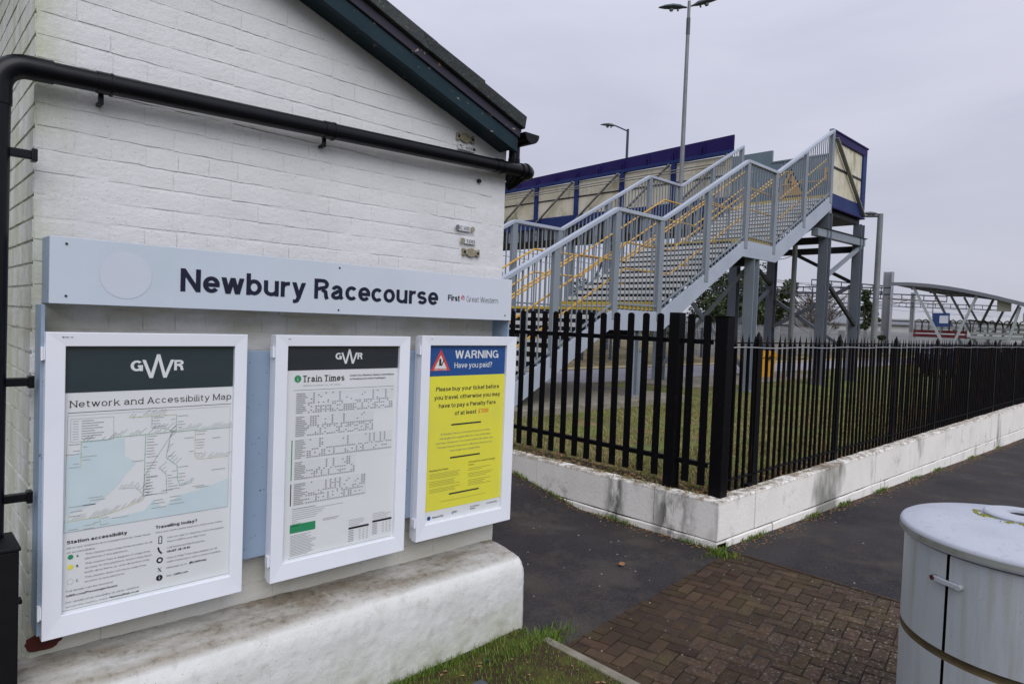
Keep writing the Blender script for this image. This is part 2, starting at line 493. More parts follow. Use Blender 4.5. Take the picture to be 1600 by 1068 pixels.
M['brace'] = simple('grey_brace', (.22, .215, .20), .6, 0, (.16, .15, .14), 0, 2)
M['lamp_post'] = simple('galvanised_lamp_post', (.21, .225, .235), .5, .2, (.16, .175, .18), 0, 3)
M['lamp_head'] = simple('lamp_head_grey', (.085, .10, .105), .45, 0, (.06, .07, .08), 0, 5)
M['lamp_dark'] = simple('dark_blue_post', (.04, .055, .085), .5)
M['lens'] = simple('lamp_lens', (.16, .17, .18), .2)
m = Mat('bin_grey_plastic', (.40, .43, .455), .42)
m.over(m.ramp(m.noise(2.5, 5, .6), .4, .7), (.36, .39, .43)); m.over(m.ramp(m.noise(14, 5, .65), .62, .75), (.36, .40, .44), .6)
m.over(m.ramp(m.noise(9, 5, .7, stretch=(1, 1, .06)), .52, .70), (.26, .26, .20), .6); m.over(m.ramp(m.noise(150, 3, .6), .66, .72), (.12, .11, .08), .6); m.over(m.ramp(m.noise(60, 4), .66, .74), (.25, .25, .2), .5); m.bump(m.noise(30, 4), .1, .003); M['bin'] = m.m
m = Mat('bin_lid_plastic', (.43, .45, .51), .5)
m.over(m.ramp(m.noise(4, 5, .6), .42, .7), (.38, .41, .46)); m.over(m.ramp(m.noise(26, 4, .6), .60, .70), (.29, .31, .34), .6); m.over(m.ramp(m.noise(110, 3, .6), .64, .70), (.12, .12, .10), .6)
m.over(m.ramp(m.noise(7, 5, .6), .60, .70), (.40, .44, .36), .5); M['lid'] = m.m
m = Mat('mossy_lid_rim', (.26, .275, .25), .7); m.over(m.ramp(m.noise(7, 5), .45, .65), (.13, .14, .075), .8); M['rim'] = m.m
M['belt'] = simple('brown_dirty_groove', (.10, .075, .035), .8, 0, (.06, .045, .025), 0, 12)
M['moss'] = simple('yellow_green_moss', (.30, .28, .04), .95, 0, (.16, .19, .04), .8, 60)
M['rust'] = simple('rust_red_patch', (.095, .022, .014), .75, 0, (.06, .018, .014), .3, 20)
M['brassplate'] = simple('stained_plate', (.33, .30, .21), .6, 0, (.18, .16, .10), 0, 60)
M['whiteplate'] = simple('painted_over_plate', (.60, .61, .64), .5)
M['bark'] = simple('bark', (.06, .05, .04), .9, 0, (.09, .08, .06), 0, 5)
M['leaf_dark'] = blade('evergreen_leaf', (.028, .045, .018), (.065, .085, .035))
M['twig'] = simple('bare_twig', (.10, .085, .075), .9)
M['pale_wall'] = simple('pale_cladding', (.42, .43, .43), .7, 0, (.36, .37, .37), 0, .5)
M['grey_roof'] = simple('grey_roof', (.17, .18, .20), .7)
M['canopy_roof'] = simple('dark_canopy_roof', (.07, .075, .085), .6)
M['strut'] = simple('grey_white_strut', (.34, .37, .37), .5)
M['gantry'] = simple('gantry_steel', (.055, .06, .075), .6)
M['window'] = simple('dark_window', (.03, .035, .045), .15)
M['red'] = simple('dark_red_panel', (.15, .022, .03), .5, 0, (.22, .06, .065), 0, 2)
M['white'] = simple('white_gloss', (.55, .57, .58), .4, 0, (.46, .49, .5), 0, 3)
M['bluesign'] = simple('blue_sign', (.03, .065, .20), .5)
M['beige'] = simple('beige_panel', (.30, .29, .24), .6)
M['carblue'] = simple('dark_blue_car_paint', (.008, .012, .045), .18)
M['tyre'] = simple('tyre', (.012, .012, .012), .8)
M['gritbin'] = simple('yellow_grit_bin', (.62, .30, .02), .5)
M['haze'] = None
M['panel_teal'] = simple('teal_grey_parapet_panel', (.16, .215, .245), .45, 0, (.13, .18, .21), 0, 1.2)
# ------------------------------------------------------------------ ground and setting
def G(x, y):
    """height of the tarmac and of the ground in general"""
    z = 0.0
    if x < 4.8: z -= .026 * min(4.8 - x, 2.6)
    else: z -= .0262 * min(x - 4.8, 16)
    if y > 2.6:
        k = min(1, (y - 2.6) / .5)
        z = z * (1 - k)
        if x < 5.5: z += .17 * max(0, min(1, (y - 4.0) / .9))
    return z

def sheet(name, x0, x1, y0, y1, step, fn, m, kind='structure', amp=0.0):
    nx, ny = max(1, int(round((x1 - x0) / step))), max(1, int(round((y1 - y0) / step)))
    vv, ff = [], []
    for j in range(ny + 1):
        for i in range(nx + 1):
            x, y = x0 + (x1 - x0) * i / nx, y0 + (y1 - y0) * j / ny
            z = fn(x, y)
            if amp: z += amp * noise.noise(Vector((x * 1.3, y * 1.3, 0)))
            vv.append((x, y, z))
    for j in range(ny):
        for i in range(nx):
            a = j * (nx + 1) + i
            ff.append((a, a + 1, a + nx + 2, a + nx + 1))
    mb = MB(); mb.add(vv, ff)
    o = mb.build(name, m, recalc=False, smooth=True)
    if kind: o['kind'] = kind
    return o

# far terrain: one sheet to the horizon, below everything near
sheet('ground', -1500, 1500, -1500, 1500, 60, lambda x, y: -.62, M['terrain'])
sheet('tarmac_path', -4, 4.80, -8, 2.60, .2, lambda x, y: G(x, y), M['tarmac'], amp=.004)
sheet('tarmac_path', 4.80, 30, -8, 2.60, .4, lambda x, y: G(x, y), M['tarmac'], amp=.004)
sheet('tarmac_path', 1.5, 4.80, 2.60, 7.2, .2, lambda x, y: G(x, y), M['tarmac'], amp=.004)
def LZ(x, y):
    a = max(0., min(1., (y - 3.0) / 3.2))
    b = max(0., min(1., (x - 5.2) / 2.5)) if y > 3.0 else 0
    z = .33 * (1 - a) if True else 0
    if x < 9: z = max(z, .33 * (1 - b) * (1 - max(0, min(1, (y - 5.5) / 1.5))))
    return z
sheet('lawn', 4.88, 60, 2.66, 12.2, .3, lambda x, y: LZ(x, y), M['lawn'], amp=.02)
sheet('access_road', 4.8, 80, 12.2, 16.2, 1, lambda x, y: .01, M['road'])
sheet('sandy_verge', 4.8, 80, 16.2, 17.0, 1, lambda x, y: .03, M['yellow_line'])
sheet('grass_bank', 4.8, 90, 17.0, 30.0, .7, lambda x, y: .02 + .5 * max(0, min(1, (y - 17) / 3)) + .12 * noise.noise(Vector((x * .5, y * .5, 3))), M['bank'])
sheet('embankment', -60, 160, 30, 34, 4, lambda x, y: .55, M['bank'])
sheet('railway_land', -100, 300, 34, 120, 10, lambda x, y: .2, M['terrain'])
sheet('railway_land', 60, 300, -100, 34, 10, lambda x, y: -.10, M['terrain'])
mb = MB(); mb.box(4.9, 80, 12.06, 12.2, -.2, .07); tag(mb.build('road_kerb', M['concrete'], bevel=.01), kind='structure')
mb = MB(); mb.box(8.3, 13.9, 8.45, 12.05, -.2, .14); o = mb.build('concrete_slab', M['concrete'], bevel=.02); tag(o, kind='structure')
mb = MB(); mb.box(16.6, 27.2, 10.2, 12.04, -.2, .05); o = mb.build('concrete_slab', M['concrete'], bevel=.02); tag(o, kind='structure')
def hill(name, x0, y0, x1, y1, h, m, seed):
    vv, ff = [], []
    n = 60
    for i in range(n + 1):
        t = i / n
        x, y = x0 + (x1 - x0) * t, y0 + (y1 - y0) * t
        hh = h * (.65 + .5 * noise.noise(Vector((t * 6, seed, 0))) + .25 * noise.noise(Vector((t * 25, seed, 4))))
        d = Vector((x, y, 0)).normalized()
        vv += [(x, y, -1), (x + d.x * 25, y + d.y * 25, hh), (x + d.x * 160, y + d.y * 160, -1)]
    for i in range(n):
        a = i * 3
        ff += [(a, a + 3, a + 4, a + 1), (a + 1, a + 4, a + 5, a + 2)]
    o = MB().add(vv, ff).build(name, m, smooth=True)
    tag(o, kind='structure')
mh = Mat('distant_wooded_rise', (.13, .135, .14), .95); mh.over(mh.ramp(mh.noise(.05, 5), .4, .6), (.16, .165, .165))
hill('hills', 120, 480, 560, -60, 13, mh.m, 3.3)

# ---- paved patch: every block paver is a piece of its own
def ytop(x): return 2.40 + (x - 3.0) * .055
rootp = MB().box(2.76, 4.84, -.75, 2.40, -.12, .0015)
bed = rootp.build('paver_bed', M['joint'], loc=(3.8, .8, 0)); bed['kind'] = 'structure'
for v in bed.data.vertices:
    if v.co.z > -.05: v.co.z += G(v.co.x + 3.8, 0)
    if v.co.y > 1: v.co.y = ytop(v.co.x + 3.8) - .8
PS = .84
pm = [mesh_of(MB().box(-.097 * PS, .097 * PS, -.0470 * PS, .0470 * PS, -.05, .006), 'paver', M['paver'], bevel=.006) for _ in range(1)]
pm2 = []
for k in range(6):
    me = pm[0].copy(); pm2.append(me)
    for v in me.vertices:
        if v.co.z > -.02: v.co.z += random.uniform(-.0015, .0015)
ang = math.radians(10)
ca, sa = math.cos(ang), math.sin(ang)
bricks = []
U = .1 * PS
for i in range(-40, 60):
    for j in range(-40, 60):
        # 90 degree herringbone: cell (i,j) starts a horizontal or vertical block
        k = (i - j) % 4
        if k == 0: cx, cy, ro = (i + 1) * U, (j + .5) * U, 0
        elif k == 3: cx, cy, ro = (i + .5) * U, (j + 1) * U, PI / 2
        else: continue
        x = 3.0 + cx * ca - cy * sa; y = .6 + cx * sa + cy * ca
        if 2.70 < x < 4.90 and -.70 < y < 2.6:
            bricks.append((x, y, ro + ang))
bricks.sort(key=lambda b: math.hypot(b[0] - .5, b[1] - 2.5) if False else (b[0] - 3.23) ** 2 * 0 - b[1])
def clip(poly, inside, cut):
    o_ = []
    for a_, b_ in zip(poly, poly[1:] + poly[:1]):
        ia, ib = inside(a_), inside(b_)
        if ia: o_.append(a_)
        if ia != ib: o_.append(cut(a_, b_))
    return o_
def ytop(x): return 2.40 + (x - 3.0) * .055
EDG = [(lambda q: q[0] - 2.762), (lambda q: 4.835 - q[0]), (lambda q: ytop(q[0]) - q[1])]
rest = MB(); nb_ = 0
for (x, y, ro) in bricks:
    c_, s_ = math.cos(ro), math.sin(ro)
    poly = [(x + a * c_ - b * s_, y + a * s_ + b * c_) for a, b in ((-.097 * PS, -.047 * PS), (.097 * PS, -.047 * PS), (.097 * PS, .047 * PS), (-.097 * PS, .047 * PS))]
    if all(min(e(q) for q in poly) >= 0 for e in EDG):
        if nb_ < 300:
            inst('paver', random.choice(pm2), bed, (x, y, G(x, 0) + random.uniform(-.0015, .0015)), (random.uniform(-.007, .007), random.uniform(-.007, .007), ro + random.uniform(-.008, .008)))
            nb_ += 1
        else: rest.prism(poly, 'z', G(x, 0) - .03, G(x, 0) + .005)
        continue
    for e in EDG:
        if not poly: break
        poly = clip(poly, lambda q: e(q) >= 0, lambda p_, q_: tuple(p_[i] + (q_[i] - p_[i]) * e(p_) / (e(p_) - e(q_)) for i in (0, 1)))
    if len(poly) >= 3 and abs(sum(p_[0] * q_[1] - q_[0] * p_[1] for p_, q_ in zip(poly, poly[1:] + poly[:1]))) > .002:
        rest.prism(poly, 'z', G(x, 0) - .03, G(x, 0) + .005)
if rest.v: tag(rest.build('cut_pavers', M['paver'], bed), kind='stuff')
print('pavers', len(bricks))
# edging kerbs
for (x0, x1, y0, y1, nm) in [(2.685, 2.745, -2, 2.50, 1)]:
    y = y1
    while y > y0:
        L = .91
        mb = MB().box(x0, x1, y - L + .006, y, -.12, G(x0, 0) + .032)
        o = mb.build('edging_kerb', M['concrete'], bevel=.008)
        o.rotation_euler = (0, 0, random.uniform(-.004, .004)); o['kind'] = 'structure'
        y -= L
mb = MB().box(4.842, 4.872, -2, 2.52, -.12, .009); tag(mb.build('edging_strip', M['paver'], bevel=.004), kind='structure')

# ---- soil bed by the building
sheet('soil_bed', -2, 2.685, .3, 2.66, .06, lambda x, y: G(x, 0) + .012 + .018 * max(0, (y - 1.6)), M['soil'], amp=.02)

def blades(name, pts, h0, h1, wd, mat_, label=None):
    """real grass blades, one bent triangle strip each"""
    n = len(pts)
    P = np.array(pts)
    az_ = rng.uniform(0, 2 * PI, n); h = rng.uniform(h0, h1, n); ln = rng.uniform(.15, .8, n) * h
    wdt = wd * rng.uniform(.6, 1.3, n)
    dx, dy = np.cos(az_), np.sin(az_)
    sx, sy = -dy * wdt / 2, dx * wdt / 2
    v = np.zeros((n, 5, 3))
    v[:, 0] = P + np.stack([sx, sy, 0 * sx], 1); v[:, 1] = P - np.stack([sx, sy, 0 * sx], 1)
    mid = P + np.stack([dx * ln * .35, dy * ln * .35, h * .6], 1)
    v[:, 2] = mid + np.stack([sx, sy, 0 * sx], 1) * .8; v[:, 3] = mid - np.stack([sx, sy, 0 * sx], 1) * .8
    v[:, 4] = P + np.stack([dx * ln, dy * ln, h], 1)
    me = bpy.data.meshes.new(name)
    idx = np.arange(n)[:, None] * 5
    quads = idx + np.array([[0, 1, 3, 2]]); tris = idx + np.array([[2, 3, 4]])
    me.vertices.add(n * 5); me.vertices.foreach_set('co', v.reshape(-1))
    nl = n * 7
    me.loops.add(nl)
    li = np.concatenate([quads, tris], 1).reshape(-1)
    me.loops.foreach_set('vertex_index', li.astype(np.int32))
    me.polygons.add(n * 2)
    st = (np.arange(n)[:, None] * 7 + np.array([[0, 4]])).reshape(-1)
    me.polygons.foreach_set('loop_start', st.astype(np.int32))
    me.update(calc_edges=True); me.validate()
    at = me.attributes.new('tint', 'FLOAT', 'POINT')
    at.data.foreach_set('value', np.repeat(np.clip(rng.normal(.4, .3, n), 0, 1), 5))
    me.materials.append(mat_)
    o = bpy.data.objects.new(name, me); COL.objects.link(o)
    tag(o, label, kind='stuff')
    return o
# near grass between plinth and paving
pts = []
while len(pts) < 24000:
    x, y = rng.uniform(.9, 2.69), rng.uniform(.9, 2.66)
    d = noise.noise(Vector((x * 5, y * 5, 1)))
    if d + rng.uniform(-.3, .55) < -.05: continue
    pts.append((x, y, G(x, 0) + .012 + .018 * max(0, y - 1.6)))
g = blades('grass', pts, .006, .026, .0035, M['blade'], 'low green grass between the white plinth and the brick paving'); g['category'] = 'grass'
pts = [(2.62 + rng.normal(0, .13), 2.5 + rng.normal(0, .05), -.05) for _ in range(2200)] + [(rng.uniform(1.3, 2.7), 2.63 + abs(rng.normal(0, .02)) * -1, -.04) for _ in range(900)]
g = blades('grass_tuft', pts, .012, .055, .004, M['blade'], 'taller grass tufts along the foot of the white plinth'); g['category'] = 'grass'
# kerb-line weeds
pts = []
for _ in range(900):
    t = rng.uniform(0, 1)
    c = rng.choice([4.75, 5.4, 6.6, 7.4, 8.6, 9.9, 11.0, 13, 15]) + rng.normal(0, .12)
    pts.append((c, 2.585 - abs(rng.normal(0, .02)), G(c, 0)))
for _ in range(500):
    c = rng.choice([2.7, 3.6, 4.3, 4.8]) + rng.normal(0, .12)
    if c > 2.6: pts.append((4.79 - abs(rng.normal(0, .02)), c, G(4.7, c)))
for _ in range(260): pts.append((4.74 + rng.normal(0, .05), 2.5 + rng.normal(0, .05), -.005))
g = blades('weed_fringe', pts, .015, .055, .006, M['blade'], 'thin weeds along the foot of the dwarf wall'); g['category'] = 'weeds'
# lawn blades seen through the railings
pts = []
while len(pts) < 60000:
    x = 5 + 14 * rng.uniform(0, 1) ** 1.6; y = rng.uniform(2.8, 8.6)
    if noise.noise(Vector((x * .9, y * .9, 5))) + rng.uniform(-.4, .5) < 0: continue
    pts.append((x, y, LZ(x, y)))
g = blades('lawn_grass', pts, .02, .06, .008, M['blade2'], 'patchy lawn grass behind the black railings'); g['category'] = 'grass'

# small leaf litter and pebbles
def scatter(name, pts, mat_, size, label, cat, flat=True):
    mb = MB()
    for (x, y, z) in pts:
        s_ = size * random.uniform(.5, 1.3); a = random.uniform(0, 2 * PI)
        if flat:
            q = []
            for k in range(6):
                th = a + k * PI / 3; rr = s_ * (1.0 if k % 3 == 0 else .5)
                q.append((x + rr * math.cos(th), y + rr * math.sin(th), z + random.uniform(0.002, .5 * s_)))
            mb.add(q, [(0, 1, 2, 3), (0, 3, 4, 5)])
        else:
            vs_ = [(x + s_ * math.cos(a + k * 2 * PI / 5), y + s_ * .8 * math.sin(a + k * 2 * PI / 5), z) for k in range(5)]
            mb.add(vs_ + [(x, y, z + s_ * .7)], [(k, (k + 1) % 5, 5) for k in range(5)])
    o = mb.build(name, mat_, recalc=False)
    tag(o, label, cat, kind='stuff')
pp = []
for _ in range(300):
    x, y = random.uniform(2.8, 4.8), random.uniform(.6, 2.4)
    if random.random() < .35 + .65 * (y < 1.6): pp.append((x, y, G(x, 0) + .006))
scatter('pebble_litter', pp, M['pebble'], .0062, 'tiny pale stones scattered over the brick paving', 'pebbles', False)
pp = [(random.uniform(2.8, 9), random.uniform(-1, 2.5), 0) for _ in range(70)] + [(random.uniform(2.9, 4.7), random.uniform(2.6, 5), 0) for _ in range(50)]
scatter('grit', [(x, y, G(x, y) + .002) for x, y, z in pp], M['pebble'], .008, 'specks of pale grit on the dark tarmac', 'grit', False)
pp = [(random.uniform(5, 18), 2.76 + random.uniform(-.1, .12), .36) for _ in range(420)] + [(4.92 + random.uniform(-.05, .3), random.uniform(2.7, 5.4), .37) for _ in range(200)] + [(random.uniform(5, 14), random.uniform(3, 8), 0) for _ in range(500)]
scatter('leaf_litter', [(x, y, max(z, LZ(x, y) + .03) if y > 2.95 else z) for x, y, z in pp], M['leaf'], .03, 'brown fallen leaves along the railings and over the lawn', 'leaves')
pp = [(random.uniform(4.9, 17), 2.57 - abs(random.gauss(0, .07)), 0) for _ in range(1100)] + [(4.79 - abs(random.gauss(0, .06)), random.uniform(2.6, 5), 0) for _ in range(260)]
scatter('leaf_litter', [(x, y, G(x, y) + .002) for x, y, z in pp], M['leaf'], .013, 'brown leaf scraps lying along the foot of the dwarf wall', 'leaves')
pp = [(random.uniform(1.6, 2.66), random.uniform(1.7, 2.6)) for _ in range(60)]
scatter('leaf_litter', [(x, y, G(x, 0) + .03) for x, y in pp], M['leaf'], .012, 'small brown leaf scraps in the grass beside the white plinth', 'leaves')
def one_leaf(x, y, s_, a, lab, m_=None):
    q = []
    for k, (rr, hh) in enumerate([(1, .004), (.55, .012), (.35, .004), (.6, .015), (1, .02), (.5, .006), (.35, .003), (.5, .012)]):
        th = a + k * PI / 4; q.append((x + s_ * rr * math.cos(th), y + s_ * rr * math.sin(th), G(x, y) + .003 + hh))
    o = MB().add(q, [(0, 1, 2, 7), (2, 3, 4, 7), (4, 5, 6, 7)]).build('fallen_leaf', m_ or M['leaf'], loc=(x, y, G(x, y)))
    tag(o, lab, 'leaf')
one_leaf(3.95, 2.88, .055, .3, 'orange brown dead leaf lying alone on tarmac left of the paving')
one_leaf(2.25, 2.05, .03, 1.2, 'curled pinkish brown leaf in the grass beside the plinth')
def weed(x, y, s_, lab):
    mb = MB()
    for k in range(44):
        a = k * 2.4; L = s_ * random.uniform(.3, 1); z0 = G(x, 0) + .015
        d = Vector((math.cos(a), math.sin(a), 0)); e = Vector((-d.y, d.x, 0)) * L * .07
        p0 = Vector((x, y, z0 + .01)); d = d * random.uniform(.3, .9); p1 = p0 + d * L * .4 + Vector((0, 0, L * .6)); p2 = p0 + d * L + Vector((0, 0, L * random.uniform(.5, 1.1)))
        mb.add([p0 - e * .3, p0 + e * .3, p1 + e, p1 - e, p2], [(0, 1, 2, 3), (3, 2, 4)])
    tag(mb.build('weed', M['weed'], loc=(x, y, 0), recalc=False), lab, 'weed')
weed(2.30, 2.50, .045, 'small dark green weed close against the white plinth')
# dark grey stone lump in the grass, bottom edge
st = MB(); st.box(2.02, 2.11, 2.27, 2.33, -.06, .03); o = st.build('stone', simple('slate_grey_stone', (.06, .07, .085), .5), bevel=.014, loc=(2.06, 2.3, -.06)); tag(o, 'smooth dark grey stone half sunk in the grass by the plinth', 'stone')
for (x, y) in [(2.17, 2.34), (2.13, 2.22)]:
    pass

# ------------------------------------------------------------------ station building
YW = 2.95
XL, XR = .405, 2.715
bld = thing('station_building', 'white painted brick station building with slate roof and teal bargeboard', 'building', (1.56, YW, 0))
def roof_z(x): return 2.735 + (2.62 - x) * .3445      # underside line of the bargeboard
# backing wall: paint-filled joints that wander in and out
def backing(name, fn, u0, u1, z0, ztop, step):
    vv, ff, idx = [], [], {}
    nu = int((u1 - u0) / step); nz_ = int((max(ztop(u0), ztop(u1)) - z0) / step) + 1
    for j in range(nz_ + 1):
        for i in range(nu + 1):
            uu = u0 + (u1 - u0) * i / nu; z = z0 + j * step
            p = Vector((uu * 3.1, z * 3.1, 0))
            d = .0016 + .0028 * noise.noise(p * 1.3) + .0022 * noise.noise(p * 5.5) + .0012 * noise.noise(p * 15)
            vv.append(fn(uu, max(-.001, min(.0052, d)), min(z, ztop(uu))))
    for j in range(nz_):
        for i in range(nu):
            a = j * (nu + 1) + i
            if z0 + j * step < ztop(u0 + (u1 - u0) * (i + .5) / nu): ff.append((a, a + 1, a + nu + 2, a + nu + 1))
    mb = MB(); mb.add(vv, ff); return mb.build(name, M['brick'], bld, recalc=False, smooth=True)
backing('wall', lambda a, d, z: (a, YW - d, z), XL, XR, .30, lambda a: roof_z(a) + .06, .0125)
mb = MB(); mb.prism([(XL + .004, -.1), (XR - .004, -.1), (XR - .004, roof_z(XR) + .02), (XL + .004, roof_z(XL) + .02)], 'y', YW + .006, YW + 5.0); mb.build('wall_core', M['brick'], bld)
# bricks: a few irregular variants share mesh data
def brick_mesh(L, H):
    mb = MB()
    nx, nz_ = 4, 2
    vv, ff = [], []
    for j in range(nz_ + 1):
        for i in range(nx + 1):
            e = (i in (0, nx)) or (j in (0, nz_))
            x = -L / 2 + L * i / nx; z = -H / 2 + H * j / nz_
            if e: x *= random.uniform(.985, 1.0); z *= random.uniform(.90, 1.0)
            vv.append((x, -(.0036 if e else .0048) + random.uniform(-.0005, .0005), z))
    n = len(vv)
    for j in range(nz_):
        for i in range(nx):
            a = j * (nx + 1) + i; ff.append((a, a + 1, a + nx + 2, a + nx + 1))
    ring = [i for i in range(nx + 1)] + [j * (nx + 1) + nx for j in range(1, nz_ + 1)] + [nz_ * (nx + 1) + i for i in range(nx - 1, -1, -1)] + [j * (nx + 1) for j in range(nz_ - 1, 0, -1)]
    back = []
    for k in ring:
        x, y, z = vv[k]; back.append(len(vv)); vv.append((x * 1.02, .008, z * 1.05))
    for k in range(len(ring)):
        ff.append((ring[k], back[k], back[(k + 1) % len(ring)], ring[(k + 1) % len(ring)]))
    mb.add(vv, ff)
    me = mesh_of(mb, 'brick', M['brick'])
    me.update()
    me.polygons.foreach_set('use_smooth', [k < nx * nz_ for k in range(len(me.polygons))]); me.set_sharp_from_angle(angle=.25)
    return me
CH = .0815
full = [brick_mesh(.2285, .0745) for _ in range(7)]
half = [brick_mesh(.1175, .0745) for _ in range(5)]
nbk = 0
for rw in range(36):
    z = .47 + rw * CH
    off = 0 if rw % 2 else -.1125
    header = (rw % 4 == 3)
    x = XL + (.006 if rw % 2 else .006)
    first = True
    while x < XR - .03:
        L = .111 if (header or (first and rw % 2)) else .2225
        if x + L > XR + .02: L = .111
        xc = x + L / 2; x += L + .0095; first = False
        if xc + L / 2 > XR + .004: continue
        if z + .03 > roof_z(xc + L / 2) + .05: continue
        if .68 < z < 1.50 and .52 < xc < 2.45: continue      # wholly behind the backing panel
        me = random.choice(full if L > .2 else half)
        inst('brick', me, bld, (xc, YW, z + random.uniform(-.0015, .0015)), (random.uniform(-.012, .012), random.uniform(-.005, .005), random.uniform(-.004, .004)), (1, 1, 1))
        nbk += 1
print('bricks', nbk)
# side wall bricks, seen at a grazing angle
sb = MB()
for rw in range(38):
    z = .14 + rw * CH
    y = YW + (.0 if rw % 2 else .0); fst = rw % 2
    while y < YW + 4.2:
        L = .105 if fst else .217; fst = 0
        dd = random.uniform(.002, .005)
        sb.prism([(y + .004, z - .035), (y + L - .004, z - .035), (y + L, z - .028), (y + L, z + .03), (y + L - .005, z + .036), (y + .004, z + .036), (y, z + .03), (y, z - .028)], 'x', XL - dd, XL + .02)
        y += L + .003
tag(sb.build('side_brickwork', M['brick'], bld), kind='stuff')
# plinth with rounded, lumpy render
prof = [(2.655, -.20), (2.652, .0), (2.655, .15), (2.660, .28), (2.668, .325), (2.684, .358), (2.71, .380), (2.75, .392), (2.82, .402), (2.90, .412), (2.96, .42)]
def plinth():
    fine = []
    for k in range(len(prof) - 1):
        (a, b), (c, d) = prof[k], prof[k + 1]
        n = max(1, int(math.hypot(c - a, d - b) / .014))
        for q in range(n): fine.append((a + (c - a) * q / n, b + (d - b) * q / n))
    fine.append(prof[-1])
    xs = [.18 + i * .014 for i in range(int((2.70 - .18) / .014) + 1)]
    rad = .045
    vv, ff = [], []
    cols = [(x, 0, 0) for x in xs] + [(2.735 - rad + rad * math.sin(t), rad * (1 - math.cos(t)), t) for t in [math.radians(a) for a in (15, 30, 45, 60, 75, 90)]]
    for (x, inset, t) in cols:
        for (y, z) in fine:
            p = Vector((x * 4, y * 4, z * 4))
            d = .006 * noise.noise(p * .8) + .0035 * noise.noise(p * 3) + .0028 * noise.noise(p * 9)
            dip = .012 * max(0, (2.0 - x)) * (z > .36)
            vv.append((x + (d if t > .8 else 0), min(2.99, y + inset + d), z + (d if z > .37 else 0) - inset * .6 * (z > .3) + dip))
    n = len(fine)
    for c in range(len(cols) - 1):
        for k in range(n - 1):
            ff.append((c * n + k, (c + 1) * n + k, (c + 1) * n + k + 1, c * n + k + 1))
    # end face down the side wall
    last = (len(cols) - 1) * n
    m_ = len(vv)
    for k in range(n): v = vv[last + k]; vv.append((2.735, 5.5, v[2]))
    for k in range(n - 1): ff.append((last + k, m_ + k, m_ + k + 1, last + k + 1))
    mb = MB(); mb.add(vv, ff)
    return mb.build('plinth', M['plinth'], bld, recalc=False, smooth=True)
plinth()
mb = MB(); mb.box(2.70, 2.735, 3.0, 7, .36, .44); mb.build('plinth_top', M['plinth'], bld)
# roof
Y0 = 2.80
def rz(x, d): return roof_z(x) + d
barge = MB()
barge.prism([(.1, rz(.1, 0)), (2.665, rz(2.665, 0)), (2.665, rz(2.665, .085)), (.1, rz(.1, .085))], 'y', Y0, Y0 + .028)
barge.build('bargeboard', M['barge'], bld, bevel=.003)
fas = MB(); fas.prism([(.1, rz(.1, .0855)), (2.672, rz(2.672, .0855)), (2.672, rz(2.672, .135)), (.1, rz(.1, .135))], 'y', Y0 - .012, Y0 + .030)
fas.build('fascia_strip', M['fascia'], bld, bevel=.003)
sof = MB(); sof.prism([(.1, rz(.1, .02)), (2.66, rz(2.66, .02)), (2.66, rz(2.66, .035)), (.1, rz(.1, .035))], 'y', Y0 + .0285, YW + .01)
sof.build('soffit', M['barge'], bld)
rf = MB(); rf.prism([(.1, rz(.1, .137)), (2.70, rz(2.70, .137)), (2.70, rz(2.70, .150)), (.1, rz(.1, .150))], 'y', Y0 + .01, 8.5)
rf.build('roof', M['slate'], bld)
# slates: overlapping courses, thick cemented verge
x = 2.685; k = 0
tilt = math.atan(.3445)
while x > .2:
    L = .36
    xa, xb = x, x - L
    for c in range(10 if k < 9 else 1):
        y0 = Y0 - .035 + c * .30 + random.uniform(-.006, .006)
        t0, t1 = .082 + random.uniform(-.006, .006), .058
        mb = MB()
        mb.prism([(xa, rz(xa, .139)), (xa + .012, rz(xa, .139 + t0 * .9)), (xb - .05, rz(xb - .05, .139 + t1 + .010)), (xb, rz(xb, .139))], 'y', y0, y0 + .294)
        mb.build('slate', M['slate'], bld, bevel=.004, loc=(xa, y0, rz(xa, .14)))
    x -= L * .9; k += 1
# gutter (its own thing: open half round section along the eaves)
gt = thing('gutter', 'black half round gutter along the eaves at the right end of the roof', 'gutter', (2.76, 2.78, 2.80))
gx, gz, gr = 2.738, 2.835, .058
arc = [(gx + gr * math.cos(a), gz + gr * math.sin(a)) for a in [PI + k * PI / 10 for k in range(11)]]
inner = [(gx + (gr - .006) * math.cos(a), gz + (gr - .006) * math.sin(a)) for a in [2 * PI - k * PI / 10 for k in range(11)]]
MB().prism(arc + inner, 'y', 2.765, 8.5).build('channel', M['pipe'], gt)
MB().prism(arc, 'y', 2.755, 2.7655).build('end_cap', M['pipe'], gt, bevel=.001)
MB().cyl((2.735, 2.90, 2.79), (2.735, 2.90, 2.69), .034).build('outlet', M['pipe'], gt, smooth=True)
MB().tube([(2.735, 2.90, 2.71), (2.738, 2.905, 2.665), (2.75, 2.93, 2.63), (2.765, 2.97, 2.61)], .036, 14).build('swan_neck', M['pipe'], gt, smooth=True)

